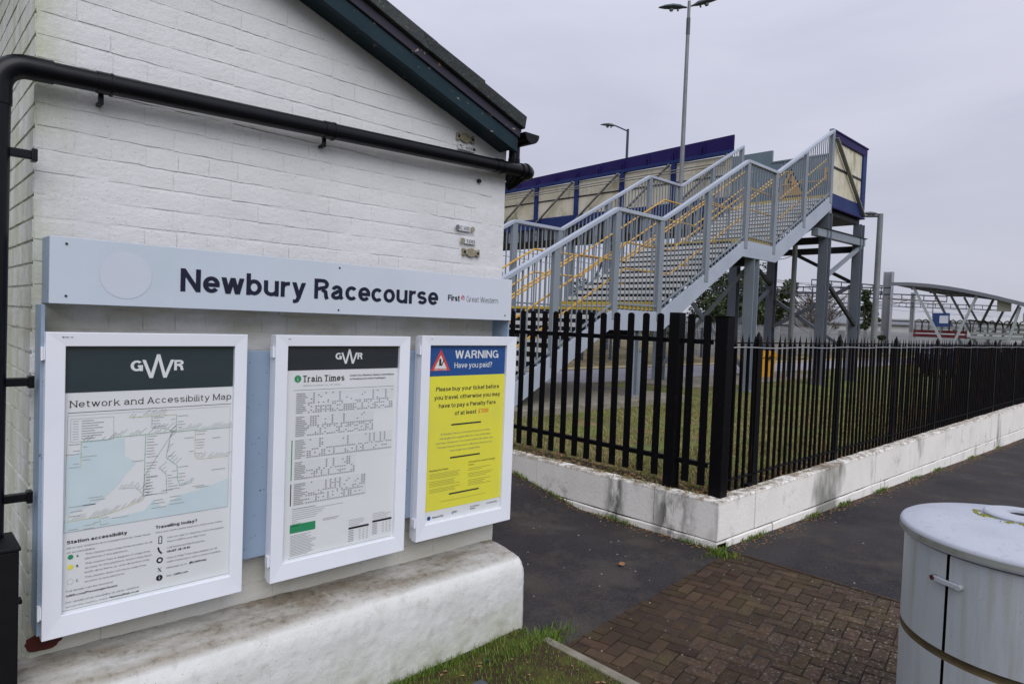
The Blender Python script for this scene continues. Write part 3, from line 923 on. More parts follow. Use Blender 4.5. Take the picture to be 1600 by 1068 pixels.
# waste pipe across the gable and down the left
wp = thing('drainpipe', 'black plastic drainpipe crossing the white gable and turning down at its left corner', 'drainpipe', (1.5, 2.88, 2.6))
PY, PR = 2.872, .037
def pz(x): return 2.565 + (x - .405) * .0335
MB().tube([(.43, PY, pz(.43)), (1.4, PY, pz(1.4)), (2.80, PY, pz(2.80))], PR, 24).build('horizontal_pipe', M['pipe'], wp, smooth=True)
el = [(.445, PY, pz(.445))]
for a in range(0, 91, 10):
    t = math.radians(a); el.append((.375 - .085 * math.sin(t), PY, pz(.375) - .085 * (1 - math.cos(t))))
el.append((.29, PY, 2.42))
MB().tube(el, PR + .004, 24).build('elbow', M['pipe'], wp, smooth=True)
MB().tube([(.29, PY, 2.43), (.285, PY, .86)], PR, 24).build('vertical_pipe', M['pipe'], wp, smooth=True)
for x in (.60, 1.51, 2.58):
    c = MB().cyl((x - .022, PY, pz(x - .022)), (x + .022, PY, pz(x + .022)), PR + .003, n=24)
    c.cyl((x + .022, PY, pz(x)), (x + .03, PY, pz(x)), PR + .0055, n=24)
    c.build('pipe_socket', M['pipe'], wp, smooth=True)
    if x < 2:
        c = MB().box(x - .009, x + .009, PY + .028, PY + .04, pz(x) - .072, pz(x) - .02); c.box(x - .009, x + .009, PY + .0405, YW, pz(x) - .072, pz(x) - .060)
        c.build('pipe_clip', M['pipe'], wp, bevel=.002)
# right end elbow turning round the corner
el = [(2.76, PY, pz(2.76)), (2.80, PY, pz(2.80))]
for a in range(0, 91, 15):
    t = math.radians(a); el.append((2.80 + .05 * math.sin(t), PY + .05 * (1 - math.cos(t)) , pz(2.8)))
el.append((2.85, PY + .12, pz(2.8) - .01))
MB().tube(el, PR + .006, 24).build('elbow', M['pipe'], wp, smooth=True)
MB().cyl((2.795, PY, pz(2.8)), (2.808, PY, pz(2.8)), PR + .011, n=24).build('pipe_socket', M['pipe'], wp, smooth=True)
MB().tube([(2.84, PY + .07, pz(2.8) - .012), (2.805, PY + .10, pz(2.8) - .055), (2.79, PY + .14, pz(2.8) - .075)], .03, 16).build('branch_pipe', M['pipe'], wp, smooth=True)
for z in (2.265, 1.47, 1.06):
    MB().box(.305, .392, PY - .012, PY + .012, z - .015, z + .015).box(.384, .402, PY - .02, PY + .02, z - .022, z + .022).build('pipe_clip', M['pipe'], wp, bevel=.003)
MB().cyl((2.50, YW - .02, 2.545), (2.50, YW, 2.545), .012, n=10).build('fixing_screw', M['pipe'], wp)

cab = thing('metal_cabinet', 'tall matt black metal casing standing at the left edge below the drainpipe', 'cabinet', (.25, 2.78, 0))
MB().box(.02, .348, 2.72, 2.915, -.12, .915).build('casing', M['black_steel'], cab, bevel=.006)
MB().box(.015, .352, 2.712, 2.92, .916, .930).build('lid', M['black_steel'], cab, bevel=.004)
MB().box(.349, .362, 2.75, 2.79, .72, .735).build('catch', M['black_steel'], cab, bevel=.003)
MB().box(.349, .357, 2.75, 2.785, .30, .335).build('hinge', M['black_steel'], cab, bevel=.003)

# rust-red paint patch on the wall at lower left
pts = []
for k in range(22):
    a = 2 * PI * k / 22; rr = 1 + .3 * noise.noise(Vector((math.cos(a) * 2, math.sin(a) * 2, 3)))
    pts.append((.452 + .058 * rr * math.cos(a), .492 + .032 * rr * math.sin(a)))
o = MB().prism(pts, 'y', YW - .016, YW - .006).build('paint_patch', M['rust'], bld)
# ------------------------------------------------------------------ a small stroke alphabet (grotesque and slab variants)
def _E(cx, cy, rx, ry, a0, a1, n=None):
    n = n or max(4, int(abs(a1 - a0) / 15))
    return [(cx + rx * math.cos(math.radians(a0 + (a1 - a0) * k / n)), cy + ry * math.sin(math.radians(a0 + (a1 - a0) * k / n))) for k in range(n + 1)]
XH = .735
def glyph(ch, w, slab=False):
    h = w / 2
    W_ = .60 + (.02 if w > .12 else 0); x0, x1 = h, W_ - h; cx = W_ / 2; rx = (x1 - x0) / 2; ry = (XH - w) / 2; cy = XH / 2
    T = XH - h; S_ = []; adv = W_; D = -.27
    CW = .74; c1 = CW - h; ccx = CW / 2; crx = (c1 - h) / 2; cry = (1 - w) / 2
    feet = []
    if ch == ' ': return .30, [], []
    if ch in '.,': return w * 1.1, [[(h, 0), (h, w)]] + ([[(h, 0), (h * .3, -w * .8)]] if ch == ',' else []), []
    if ch == 'o': S_ = [_E(cx, cy, rx, ry, 0, 360, 24)]
    elif ch == 'c': S_ = [_E(cx, cy, rx, ry, 42, 318, 20)]; adv = .56
    elif ch == 'e': S_ = [_E(cx, cy, rx, ry, 0, 322, 22), [(x0, cy - .01), (x1 + h * .9, cy - .01)]]; adv = .59
    elif ch in 'bp': S_ = [[(x0, D if ch == 'p' else 0), (x0, XH if ch == 'p' else 1)], _E(cx, cy, rx, ry, 0, 360, 24)]; feet = [(x0, D)] if ch == 'p' else []
    elif ch in 'dq': S_ = [[(x1, D if ch == 'q' else 0), (x1, XH if ch == 'q' else 1)], _E(cx, cy, rx, ry, 0, 360, 24)]; feet = [(x1, 0)] if ch == 'd' else []
    elif ch == 'g': S_ = [_E(cx, cy, rx, ry, 0, 360, 24), [(x1, XH), (x1, -.05)] + _E(cx, -.05, rx, .22 - h, 0, -150, 8)[1:]]
    elif ch in 'hn': S_ = [[(x0, 0), (x0, 1 if ch == 'h' else XH)], _E(cx, T - rx * .9, rx, rx * .9, 170, 0, 9) + [(x1, 0)]]; feet = [(x0, 0), (x1, 0)]
    elif ch == 'm':
        r_ = .17; S_ = [[(x0, 0), (x0, XH)], _E(x0 + r_, T - r_, r_, r_, 170, 0, 7) + [(x0 + 2 * r_, 0)], _E(x0 + 3 * r_, T - r_, r_, r_, 170, 0, 7) + [(x0 + 4 * r_, 0)]]; adv = x0 + 4 * r_ + h; feet = [(x0, 0), (x0 + 2 * r_, 0), (x0 + 4 * r_, 0)]
    elif ch == 'u': S_ = [[(x0, XH)] + _E(cx, h + rx * .9, rx, rx * .9, 180, 350, 9), [(x1, 0), (x1, XH)]]; feet = [(x1, 0)]
    elif ch == 'r': S_ = [[(x0, 0), (x0, XH)], _E(x0 + .25, T - .22, .25, .22, 175, 78, 6)]; adv = .40; feet = [(x0, 0)]
    elif ch in 'il':
        S_ = [[(x0, 0), (x0, XH if ch == 'i' else 1)]]; adv = w; feet = [(x0, 0)]
        if ch == 'i': S_.append([(x0, 1 - w * .95), (x0, 1)])
    elif ch == 'j': S_ = [[(x0 + .05, XH), (x0 + .05, D + .1), (x0 - .05, D)], [(x0 + .05, 1 - w), (x0 + .05, 1)]]; adv = w + .08
    elif ch == 't': S_ = [[(.16, .93), (.16, .16), (.19, .07), (.26, h * .7), (.37, h * .75)], [(0, T), (.36, T)]]; adv = .37
    elif ch == 'f': S_ = [[(.16, 0), (.16, .82), (.19, .92), (.26, 1 - h), (.36, 1 - h)], [(0, T), (.35, T)]]; adv = .35; feet = [(.16, 0)]
    elif ch == 'k': S_ = [[(x0, 0), (x0, 1)], [(x0, .25), (.52, XH)], [(.26, .42), (.56, 0)]]; adv = .60; feet = [(x0, 0), (.56, 0)]
    elif ch == 'v': S_ = [('L', (h * 1.1, XH), (.30, 0)), ('L', (.60 - h * 1.1, XH), (.30, 0))]; adv = .60
    elif ch == 'w': S_ = [('L', (h * 1.1, XH), (.26, 0)), ('L', (.44, XH), (.26, 0)), ('L', (.44, XH), (.62, 0)), ('L', (.88 - h * 1.1, XH), (.62, 0))]; adv = .88
    elif ch == 'x': S_ = [[(h, 0), (.55 - h, XH)], [(h, XH), (.55 - h, 0)]]; adv = .55
    elif ch == 'y': S_ = [('L', (h * 1.1, XH), (.31, 0)), ('L', (.61 - h * 1.1, XH), (.26, -.10)), [(.265, -.08), (.22, D + h + .03), (.15, D + h), (.05, D + h)]]; adv = .61
    elif ch == 'z': S_ = [[(0.02, T), (.48, T), (.04, h), (.52, h)]]; adv = .53
    elif ch == 's':
        q = (XH - w) / 4
        S_ = [_E(.275, T - q, .275 - h, q, 25, 90, 3) + _E(.275, T - q, .275 - h, q, 90, 235, 8)[1:] + _E(.285, h + q, .275 - h, q, 62, -90, 8) + _E(.285, h + q, .275 - h, q, -90, -158, 3)[1:]]; adv = .555
    elif ch == 'a':
        S_ = [_E(.275, T - .19, .275 - h * 1.1, .19, 165, 0, 9) + [(.55 - h * 1.1, .14), (.58 - h * .4, h * .6)], [(.50, .445), (.30, .415)] + _E(.235, .215, .235 - h, .215 - h, 95, 270, 8) + _E(.24, .30, .30 - h * .8, .30 - h, 270, 335, 4)]; adv = .60
    elif ch == 'A': S_ = [('L', (.37, 1), (h * 1.1, 0)), ('L', (.37, 1), (.74 - h * 1.1, 0)), [(.16, .30), (.58, .30)]]; adv = .74; feet = [(h * .8, 0), (.74 - h * .8, 0)]
    elif ch == 'B': S_ = [[(h, 0), (h, 1)], [(h, 1 - h), (.36, 1 - h)] + _E(.36, .76, .24, .24 - h, 90, -90, 8)[1:] + [(h, .53)], [(.36, .53)] + _E(.38, .265, .28 - h * .5, .265 - h, 90, -90, 8)[1:] + [(h, h)]]; adv = .67
    elif ch == 'C': S_ = [_E(ccx, .5, crx, cry, 40, 320, 24)]; adv = .72
    elif ch == 'D': S_ = [[(h, 0), (h, 1)], [(h, 1 - h), (.32, 1 - h)] + _E(.32, .5, .39 - h, cry, 90, -90, 14)[1:] + [(h, h)]]; adv = .71
    elif ch in 'EF': S_ = [[(h, 0), (h, 1)], [(h, 1 - h), (.60, 1 - h)], [(h, .52), (.55, .52)]] + ([[(h, h), (.61, h)]] if ch == 'E' else []); adv = .62 if ch == 'E' else .59; feet = [(h, 0)]
    elif ch == 'G': S_ = [_E(ccx, .5, crx, cry, 42, 335, 24), [(c1, 0), (c1, .46), (.43, .46)]]; adv = .75
    elif ch == 'H': S_ = [[(h, 0), (h, 1)], [(.70 - h, 0), (.70 - h, 1)], [(h, .52), (.70 - h, .52)]]; adv = .70; feet = [(h, 0), (.70 - h, 0)]
    elif ch == 'I': S_ = [[(h, 0), (h, 1)]]; adv = w; feet = [(h, 0), (h, 1)]
    elif ch == 'L': S_ = [[(h, 1), (h, h), (.55, h)]]; adv = .56
    elif ch == 'M': S_ = [[(h, 0), (h, 1 - h * .3)], [(h, 1 - h), (.42, .05)], [(.42, .05), (.84 - h, 1 - h)], [(.84 - h, 1 - h * .3), (.84 - h, 0)]]; adv = .84; feet = [(h, 0), (.84 - h, 0), (h, 1), (.84 - h, 1)]
    elif ch == 'N': S_ = [[(h, 0), (h, 1)], [(h * 1.1, 1 - h * .6), (.71 - h * 1.1, h * .6)], [(.71 - h, 0), (.71 - h, 1)]]; adv = .71; feet = [(h, 0), (h, 1), (.71 - h, 1)]
    elif ch == 'O': S_ = [_E(ccx, .5, crx, cry, 0, 360, 28)]; adv = .74
    elif ch in 'PR': S_ = [[(h, 0), (h, 1)], [(h, 1 - h), (.38, 1 - h)] + _E(.38, .735, .29 - h, .265 - h, 90, -90, 9)[1:] + [(h, .47)]] + ([[(.36, .47), (.52, .36), (.55, .12), (.60, 0)]] if ch == 'R' else []); adv = .70 if ch == 'R' else .66; feet = [(h, 0)]
    elif ch == 'S':
        q = (1 - w) / 4
        S_ = [_E(.33, 1 - h - q, .32 - h, q, 15, 90, 3) + _E(.33, 1 - h - q, .32 - h, q, 90, 238, 8)[1:] + _E(.34, h + q, .33 - h, q, 60, -90, 8) + _E(.34, h + q, .33 - h, q, -90, -165, 3)[1:]]; adv = .67
    elif ch == 'T': S_ = [[(.31, 0), (.31, 1)], [(0, 1 - h), (.62, 1 - h)]]; adv = .62; feet = [(.31, 0)]
    elif ch == 'U': S_ = [[(h, 1)] + _E(.35, .33, .35 - h, .33 - h, 180, 360, 10) + [(.70 - h, 1)]]; adv = .70
    elif ch == 'W': S_ = [('L', (h * 1.1, 1), (.27, 0)), ('L', (.50, 1), (.27, 0)), ('L', (.50, 1), (.73, 0)), ('L', (1.0 - h * 1.1, 1), (.73, 0))]; adv = 1.0
    elif ch in '0': S_ = [_E(.29, .5, .29 - h, .5 - h, 0, 360, 24)]; adv = .58
    elif ch == '1': S_ = [[(.26, 0), (.26, 1)], [(.26, 1 - h), (.06, .80)]]; adv = .45
    elif ch == '4': S_ = [[(.42, 0), (.42, 1 - h * .5), (h, .27), (.60, .27)]]; adv = .62
    elif ch == '?': S_ = [_E(.27, .73, .27 - h, .27 - h, 170, -40, 10) + [(.27, .40), (.27, .26)], [(.27, 0), (.27, w)]]; adv = .54
    elif ch == '!': S_ = [[(h, .3), (h, 1)], [(h, 0), (h, w)]]; adv = w
    elif ch == '£': S_ = [_E(.36, .74, .20, .26 - h, 20, 180, 8) + [(.17, .2), (.08, h), (.56, h)], [(.04, .48), (.42, .48)]]; adv = .60
    else: return None
    return adv, S_, (feet if slab else [])
_gc = {}
def stroke_geo(s, w, slab=False):
    key = (s, w, slab)
    if key in _gc: return _gc[key]
    V, Fc = [], []
    x = 0; gap = .082 if not slab else .16
    for ch in s:
        g = glyph(ch, w, slab)
        if g is None:
            vv, ff = text_geo(ch, .5 * w - .03)
            if vv:
                k = 1 / CAPH; m0 = min(a for a, b in vv); n = len(V)
                V += [(x + (a - m0) * k, b * k, 0) for a, b in vv]; Fc += [tuple(i + n for i in q) for q in ff]
                x += (max(a for a, b in vv) - m0) * k + gap
            continue
        adv, strokes, feet = g
        if slab and ch != ' ': strokes = strokes + [[(fx - w * 1.25, fy + (w * .28 if fy <= .5 else -w * .28)), (fx + w * 1.25, fy + (w * .28 if fy <= .5 else -w * .28))] for fx, fy in feet]
        for si, st in enumerate(strokes):
            ww = w * .62 if (slab and si >= len(strokes) - len(feet)) else w
            if st[0] == 'L':
                (ax_, ay_), (bx_, by_) = st[1], st[2]; hw = ww / 2 * 1.1; b0 = len(V)
                V += [(x + ax_ - hw, ay_, si), (x + ax_ + hw, ay_, si), (x + bx_ + hw, by_, si), (x + bx_ - hw, by_, si)]; Fc.append((b0, b0 + 1, b0 + 2, b0 + 3)); continue
            n = len(st); L, R_ = [], []
            closed = n > 3 and abs(st[0][0] - st[-1][0]) < 1e-6 and abs(st[0][1] - st[-1][1]) < 1e-6
            for k in range(n):
                if closed: a, b = st[(k - 1) % (n - 1)], st[(k + 1) % (n - 1)]
                else: a, b = st[max(0, k - 1)], st[min(n - 1, k + 1)]
                p = st[k]
                d1 = (p[0] - a[0], p[1] - a[1]); d2 = (b[0] - p[0], b[1] - p[1])
                if not (d1[0] or d1[1]): d1 = d2
                if not (d2[0] or d2[1]): d2 = d1
                l1, l2 = math.hypot(*d1), math.hypot(*d2)
                n1 = (-d1[1] / l1, d1[0] / l1); n2 = (-d2[1] / l2, d2[0] / l2)
                m_ = (n1[0] + n2[0], n1[1] + n2[1]); ml = math.hypot(*m_) or 1
                m_ = (m_[0] / ml, m_[1] / ml); sc = min(1.9, 1 / max(.3, m_[0] * n1[0] + m_[1] * n1[1]))
                L.append((p[0] + m_[0] * ww / 2 * sc, p[1] + m_[1] * ww / 2 * sc)); R_.append((p[0] - m_[0] * ww / 2 * sc, p[1] - m_[1] * ww / 2 * sc))
            b0 = len(V)
            for (a, b), (c, d) in zip(L, R_): V += [(x + a, b, si), (x + c, d, si)]
            for k in range(n - 1): Fc.append((b0 + 2 * k, b0 + 2 * k + 1, b0 + 2 * k + 3, b0 + 2 * k + 2))
        x += adv + (gap if ch != ' ' else 0)
    _gc[key] = (V, Fc)
    return V, Fc
# ------------------------------------------------------------------ print helpers
_tc = {}
def text_geo(s, bold=0.0):
    key = (s, bold)
    if key in _tc: return _tc[key]
    cu = bpy.data.curves.new('t', 'FONT')
    cu.body = s; cu.size = 1; cu.resolution_u = 3; cu.offset = bold
    ob = bpy.data.objects.new('t', cu); COL.objects.link(ob)
    bpy.context.view_layer.update()
    me = bpy.data.meshes.new_from_object(ob.evaluated_get(bpy.context.evaluated_depsgraph_get()))
    vv = [(v.co.x, v.co.y) for v in me.vertices]; ff = [tuple(p.vertices) for p in me.polygons]
    bpy.data.objects.remove(ob); bpy.data.curves.remove(cu); bpy.data.meshes.remove(me)
    _tc[key] = (vv, ff)
    return vv, ff
CAPH = max(v[1] for v in text_geo('H')[0])
class Print:
    """flat print on a vertical panel facing the path (-Y). u,v in 0..1, v downwards"""
    def __init__(s, x0, x1, zt, zb, y, parent):
        s.x0, s.x1, s.zt, s.zb, s.y, s.par = x0, x1, zt, zb, y, parent
        s.W, s.H = x1 - x0, zt - zb
        s.lay = {}
    def P(s, u, v, d=0): return (s.x0 + u * s.W, s.y - d, s.zt - v * s.H)
    def mb(s, m, lv): return s.lay.setdefault((m, lv), MB())
    def rect(s, u0, v0, u1, v1, m, lv=1):
        s.mb(m, lv).add([s.P(u0, v0, lv * .0007), s.P(u1, v0, lv * .0007), s.P(u1, v1, lv * .0007), s.P(u0, v1, lv * .0007)], [(0, 3, 2, 1)])
    def poly(s, pts, m, lv=1):
        s.mb(m, lv).add([s.P(a, b, lv * .0007) for a, b in pts], [tuple(range(len(pts)))])
    def line(s, pts, wd, m, lv=1):
        for (a, b), (c, d) in zip(pts[:-1], pts[1:]):
            dx, dz = (c - a) * s.W, (d - b) * s.H
            L = math.hypot(dx, dz) or 1
            nx, nz_ = -dz / L * wd / 2, dx / L * wd / 2
            s.poly([(a + nx / s.W, b + nz_ / s.H), (c + nx / s.W, d + nz_ / s.H), (c - nx / s.W, d - nz_ / s.H), (a - nx / s.W, b - nz_ / s.H)], m, lv)
    def disc(s, u, v, rad, m, lv=1, n=20):
        s.poly([(u + rad * math.cos(2 * PI * k / n) / s.W, v + rad * math.sin(2 * PI * k / n) / s.H) for k in range(n)], m, lv)
    def text(s, body, u, v, cap, m, align='L', bold=0.0, width=None, lv=2, slab=False):
        """v = baseline, cap = capital height in metres, width in metres"""
        wt = max(.07, .105 + bold * 2.6)
        vv, ff = stroke_geo(body, wt, slab)
        if not vv: return
        k = cap
        xs = [q[0] for q in vv]; w0, w1 = min(xs), max(xs)
        kx = k * .92 if width is None else width / (w1 - w0)
        off = -w0 * kx if align == 'L' else (-(w0 + w1) / 2 * kx if align == 'C' else -w1 * kx)
        s.mb(m, lv).add([(s.x0 + u * s.W + a * kx + off, s.y - lv * .0007 - si * .00008, s.zt - v * s.H + b * k) for a, b, si in vv], ff)
    def finish(s, names):
        for (m, lv), mb in s.lay.items():
            if mb.v: mb.build(names.get(m, 'print'), M[m], s.par, recalc=False)

# ------------------------------------------------------------------ name board
sg = thing('station_sign', 'long pale station name board reading Newbury Racecourse across the white wall', 'sign', (1.5, 2.8, 1.75))
SX0, SX1, SZ0, SZ1 = .432, 2.662, 1.750, 1.986
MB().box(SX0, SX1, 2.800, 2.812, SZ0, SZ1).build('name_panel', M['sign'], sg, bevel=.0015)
MB().box(SX0, SX0 + .010, 2.8125, YW - .004, SZ0 + .001, SZ1).build('side_plate', M['back'], sg)
MB().box(SX1 - .010, SX1, 2.8125, YW - .004, 1.56, SZ1).build('side_plate', M['back'], sg)
MB().box(SX0 + .02, SX1 - .02, 2.86, 2.90, SZ1 - .06, SZ1 - .02).build('batten', M['dark'], sg)
MB().box(SX0 + .02, SX1 - .02, 2.86, 2.90, SZ0 + .02, SZ0 + .06).build('batten', M['dark'], sg)
pr = Print(SX0, SX1, SZ1, SZ0, 2.7995, sg)
# faded disc: u from pixel 155..237 of 77..800
pr.disc(.107, .515, .087, 'faded', 1, 48)
_w = .105 + .026 * 2.6
_vv, _ff = stroke_geo('Newbury Racecourse', _w)
_k = 1.269 / (max(q[0] for q in _vv) - min(q[0] for q in _vv)); _o = min(q[0] for q in _vv)
_x = 0
for _c in 'Newbury Racecourse':
    _adv = glyph(_c, _w)[0]
    if _c != ' ':
        cv, cf = stroke_geo(_c, _w)
        MB().add([(SX0 + .192 * pr.W + (_x + a - _o) * _k, 2.7995 - .0014 - si * .00008, SZ1 - .717 * pr.H + b * .0905) for a, b, si in cv], cf).build('letter', M['navy_print'], sg, recalc=False)
        _x += _adv + .082
    else: _x += _adv
pr.text('First', .790, .60, .031, 'navy_print', bold=.03, width=.080)
pr.text('Great Western', .8475, .60, .031, 'grey_print', bold=-.010, width=.233)
for k in range(3):
    a0 = .4 + k * 1.9
    pts = [(.8365 + .013 * math.cos(a0 + t * .35) * (1 - t * .07) / pr.W, .515 + .013 * math.sin(a0 + t * .35) * (1 - t * .07) / pr.H) for t in range(8)]
    pr.line(pts, .005, ['pink_print', 'red_print', 'grey_light'][k])
pr.disc(.838, .50, .005, 'pink_print')
for uu, vv_ in ((.022, .10), (.022, .88), (.502, .09), (.502, .92), (.978, .88)):
    MB().cyl(pr.P(uu, vv_, .0025), pr.P(uu, vv_, -.001), .0042, n=10).build('screw', M['dark'], sg)
pr.finish({'faded': 'faded_disc', 'navy_print': 'lettering', 'grey_print': 'lettering', 'pink_print': 'logo', 'red_print': 'logo', 'grey_light': 'logo'})

# blue grey backing board on the wall behind the poster cases
bp = thing('backing_board', 'blue grey metal backing board fixed to the wall behind the three poster cases', 'board', (1.5, 2.86, .6))
MB().box(.415, .93, 2.865, 2.885, .60, 1.575).build('board_panel', M['back'], bp, bevel=.002)
MB().box(.414, .426, 2.83, YW - .004, .56, 1.745).build('side_flange', M['back'], bp, bevel=.001)
MB().box(.934, 1.725, 2.865, 2.885, .66, 1.575).build('board_panel', M['back'], bp, bevel=.002)
MB().box(1.729, 2.50, 2.865, 2.885, .69, 1.575).build('board_panel', M['back'], bp, bevel=.002)
MB().box(.45, 2.5, 2.886, YW - .004, 1.40, 1.45).build('batten', M['dark'], bp)
MB().box(.45, 2.5, 2.886, YW - .004, .75, .80).build('batten', M['dark'], bp)

def case(x0, x1, zt, zb, ax0, ax1, azt, azb, label):
    t = thing('poster_case', label, 'poster case', ((x0 + x1) / 2, 2.80, zb))
    yf = 2.795; yb = 2.84
    # frame: four mitred profiles in one ring, rounded
    fr = MB()
    def ring(xa, xb, zc, zd, y): return [(xa, y, zd), (xb, y, zd), (xb, y, zc), (xa, y, zc)]
    o_f, i_f = ring(x0, x1, zt, zb, yf), ring(ax0, ax1, azt, azb, yf + .004)
    i_m, i_b, o_b = ring(ax0, ax1, azt, azb, yf + .022), ring(ax0 - .01, ax1 + .01, azt + .01, azb - .01, yb), ring(x0, x1, zt, zb, yb)
    vv = o_f + i_f + i_m + i_b + o_b
    ff = []
    for a, b in ((0, 1), (1, 2), (2, 3), (3, 4), (4, 0)):
        for k in range(4):
            j = (k + 1) % 4; ff.append((a * 4 + k, a * 4 + j, b * 4 + j, b * 4 + k))
    fr.add(vv, ff); fr.build('frame', M['frame'], t, bevel=.0022)
    MB().box(x0 + .006, x1 - .006, yb + .0005, 2.8645, zb + .006, zt - .006).build('back_box', M['frame'], t)
    MB().box(ax0 - .008, ax1 + .008, yf + .0235, yf + .027, azb - .008, azt + .008).build('poster', M['paper'], t)
    g_ = MB().quad((ax0, yf + .012, azb), (ax1, yf + .012, azb), (ax1, yf + .012, azt), (ax0, yf + .012, azt)).build('glass', M['glass'], t, recalc=False)
    for z in (zt - .075, zb + .10):
        MB().box(x0 - .011, x0 - .001, yf + .004, yf + .034, z - .022, z + .022).cyl((x0 - .010, yf + .003, z - .024), (x0 - .010, yf + .003, z + .024), .004, n=8).build('hinge', M['frame'], t)
    MB().box(x1 + .0005, x1 + .004, yf + .02, yf + .03, zb + .3, zb + .33).build('lock', M['steel_clip'], t)
    return t, Print(ax0 - .006, ax1 + .006, azt + .006, azb - .006, yf + .0233, t)
ZT, ZB = 1.649, .551
c1, p = case(.424, 1.130, ZT, ZB, .484, 1.080, 1.599, .628, 'white framed poster case with the network and accessibility map, leftmost of three')
# ---- GWR monogram
def gwr(p, uc, v, s_, m='white_print'):
    """s_ = height of the tall W in metres"""
    b = .0
    p.text('G', uc - s_ * .92 / p.W, v + s_ * .16 / p.H, s_ * .50, m, 'C', bold=.035, width=s_ * .52)
    p.text('R', uc + s_ * .92 / p.W, v + s_ * .16 / p.H, s_ * .50, m, 'C', bold=.035, width=s_ * .44)
    pts = [(-.62, -.36), (-.30, .5), (0, -.62), (.30, .5), (.62, -.36)]
    for a_, b_ in zip(pts[:-1], pts[1:]):
        (ax_, az_), (bx_, bz_) = a_, b_
        wv = .075
        q = [(ax_ - wv, az_), (ax_ + wv, az_), (bx_ + wv, bz_), (bx_ - wv, bz_)]
        p.poly([(uc + xx * s_ / p.W, v + zz * s_ / p.H - .0 ) for xx, zz in q], m, 2 if pts.index(a_) % 2 == 0 else 3)
p.rect(0, 0, 1, .178, 'banner')
gwr(p, .516, .090, .082)
NAMES = {k: 'lettering' for k in ('white_print', 'black_print', 'navy_print', 'grey_print', 'grey_light', 'orange_print', 'map_print')}
NAMES.update({'banner': 'banner', 'banner2': 'banner', 'sea': 'map_sea', 'green_print': 'green_symbol', 'green_map': 'map_line', 'olive_map': 'map_line', 'yellow_print': 'notice_field', 'blue_print': 'banner', 'red_print': 'warning_symbol', 'pink_print': 'logo'})
# slab serifs are added to a plain letter shape by short feet under each stem
p.text('Network and Accessibility Map', .036, .232, .0245, 'black_print', bold=-.004, width=.575, slab=True)
p.rect(.03, .251, .985, .2528, 'black_print')
p.rect(.03, .262, .975, .6935, 'paper', 1)
seaA = [(.02, .42), (.09, .40), (.10, .365), (.33, .36), (.335, .43), (.40, .46), (.335, .505), (.30, .54), (.24, .575), (.19, .595), (.03, .632)]
seaB = [(.02, .645), (.30, .665), (.45, .655), (.50, .62), (.56, .655), (.66, .615), (.80, .60), (.975, .572), (.975, .6935), (.02, .6935)]
p.poly(seaA, 'sea', 2); p.poly(seaB, 'sea', 2)
p.line([(.03, .262), (.975, .262), (.975, .6935), (.02, .6935), (.03, .262)], .001, 'grey_light', 3)
p.line([(.045, .275), (.27, .275), (.27, .36), (.045, .36), (.045, .275)], .001, 'grey_light', 3)
for k in range(8):
    p.rect(.055, .283 + k * .0095, .085, .2845 + k * .0095, 'grey_light', 3)
    p.rect(.10, .282 + k * .0095, .10 + random.uniform(.06, .12), .2845 + k * .0095, 'grey_light', 3)
net = [([(.10, .362), (.24, .362), (.26, .355), (.62, .352), (.80, .352), (.985, .352)], 'green_map', .0022),
       ([(.35, .282), (.63, .282)], 'olive_map', .002), ([(.485, .282), (.485, .330), (.57, .335), (.61, .352)], 'green_map', .0016), ([(.63, .282), (.63, .352)], 'green_map', .0018),
       ([(.45, .355), (.445, .60)], 'green_map', .0018), ([(.03, .655), (.20, .652), (.33, .635), (.445, .61)], 'olive_map', .0024),
       ([(.61, .355), (.45, .515), (.44, .60)], 'map_print', .0016), ([(.60, .36), (.575, .44), (.575, .455), (.64, .49), (.645, .545), (.66, .575), (.68, .575), (.74, .565)], 'green_map', .0018),
       ([(.75, .352), (.75, .455), (.77, .475), (.97, .475)], 'olive_map', .0018), ([(.53, .49), (.575, .52), (.58, .60)], 'map_print', .0014),
       ([(.10, .362), (.10, .46)], 'olive_map', .0016), ([(.30, .555), (.40, .560), (.44, .59)], 'map_print', .0014), ([(.20, .652), (.21, .69)], 'olive_map', .0014)]
for pts, mm, wd in net: p.line(pts, wd, mm, 3)
rr = random.Random(3)
for pts, mm, wd in net:
    for (a, b), (c, d) in zip(pts[:-1], pts[1:]):
        L = math.hypot((c - a), (d - b) * 1.6); n = int(L / .018)
        vert = abs(c - a) < .02
        if a == .61 and c == .45: continue
        for k in range(n):
            t = (k + .5) / n; uu, vv_ = a + (c - a) * t, b + (d - b) * t
            if vert:
                sg_ = 1 if rr.random() < .8 else -1
                u1 = uu + sg_ * rr.uniform(.03, .085); p.rect(min(uu + sg_ * .008, u1), vv_, max(uu + sg_ * .008, u1), vv_ + .0024, 'map_print' if rr.random() < .65 else 'map_print', 3)
            elif rr.random() < .8:
                L2 = rr.uniform(.012, .045); p.line([(uu, vv_ - .004), (uu + L2, vv_ - .004 - L2 * .55)], .0016, 'map_print', 3)
            if rr.random() < .35: p.disc(uu, vv_, .0022, 'green_map' if rr.random() < .5 else 'map_print', 4, 8)
for (a, b) in [(.04, .60), (.05, .618), (.04, .635), (.11, .60), (.15, .585), (.14, .575), (.12, .60), (.27, .665), (.04, .685), (.12, .677), (.12, .69), (.50, .62), (.49, .632), (.49, .65), (.60, .615), (.60, .63), (.60, .645), (.86, .525), (.74, .585), (.76, .592), (.55, .585), (.86, .39)]:
    p.rect(a, b, a + rr.uniform(.05, .10), b + .0026, 'map_print' if rr.random() < .5 else 'map_print', 3)
p.text('Station accessibility', .035, .738, .0125, 'black_print', bold=.03, width=.195)
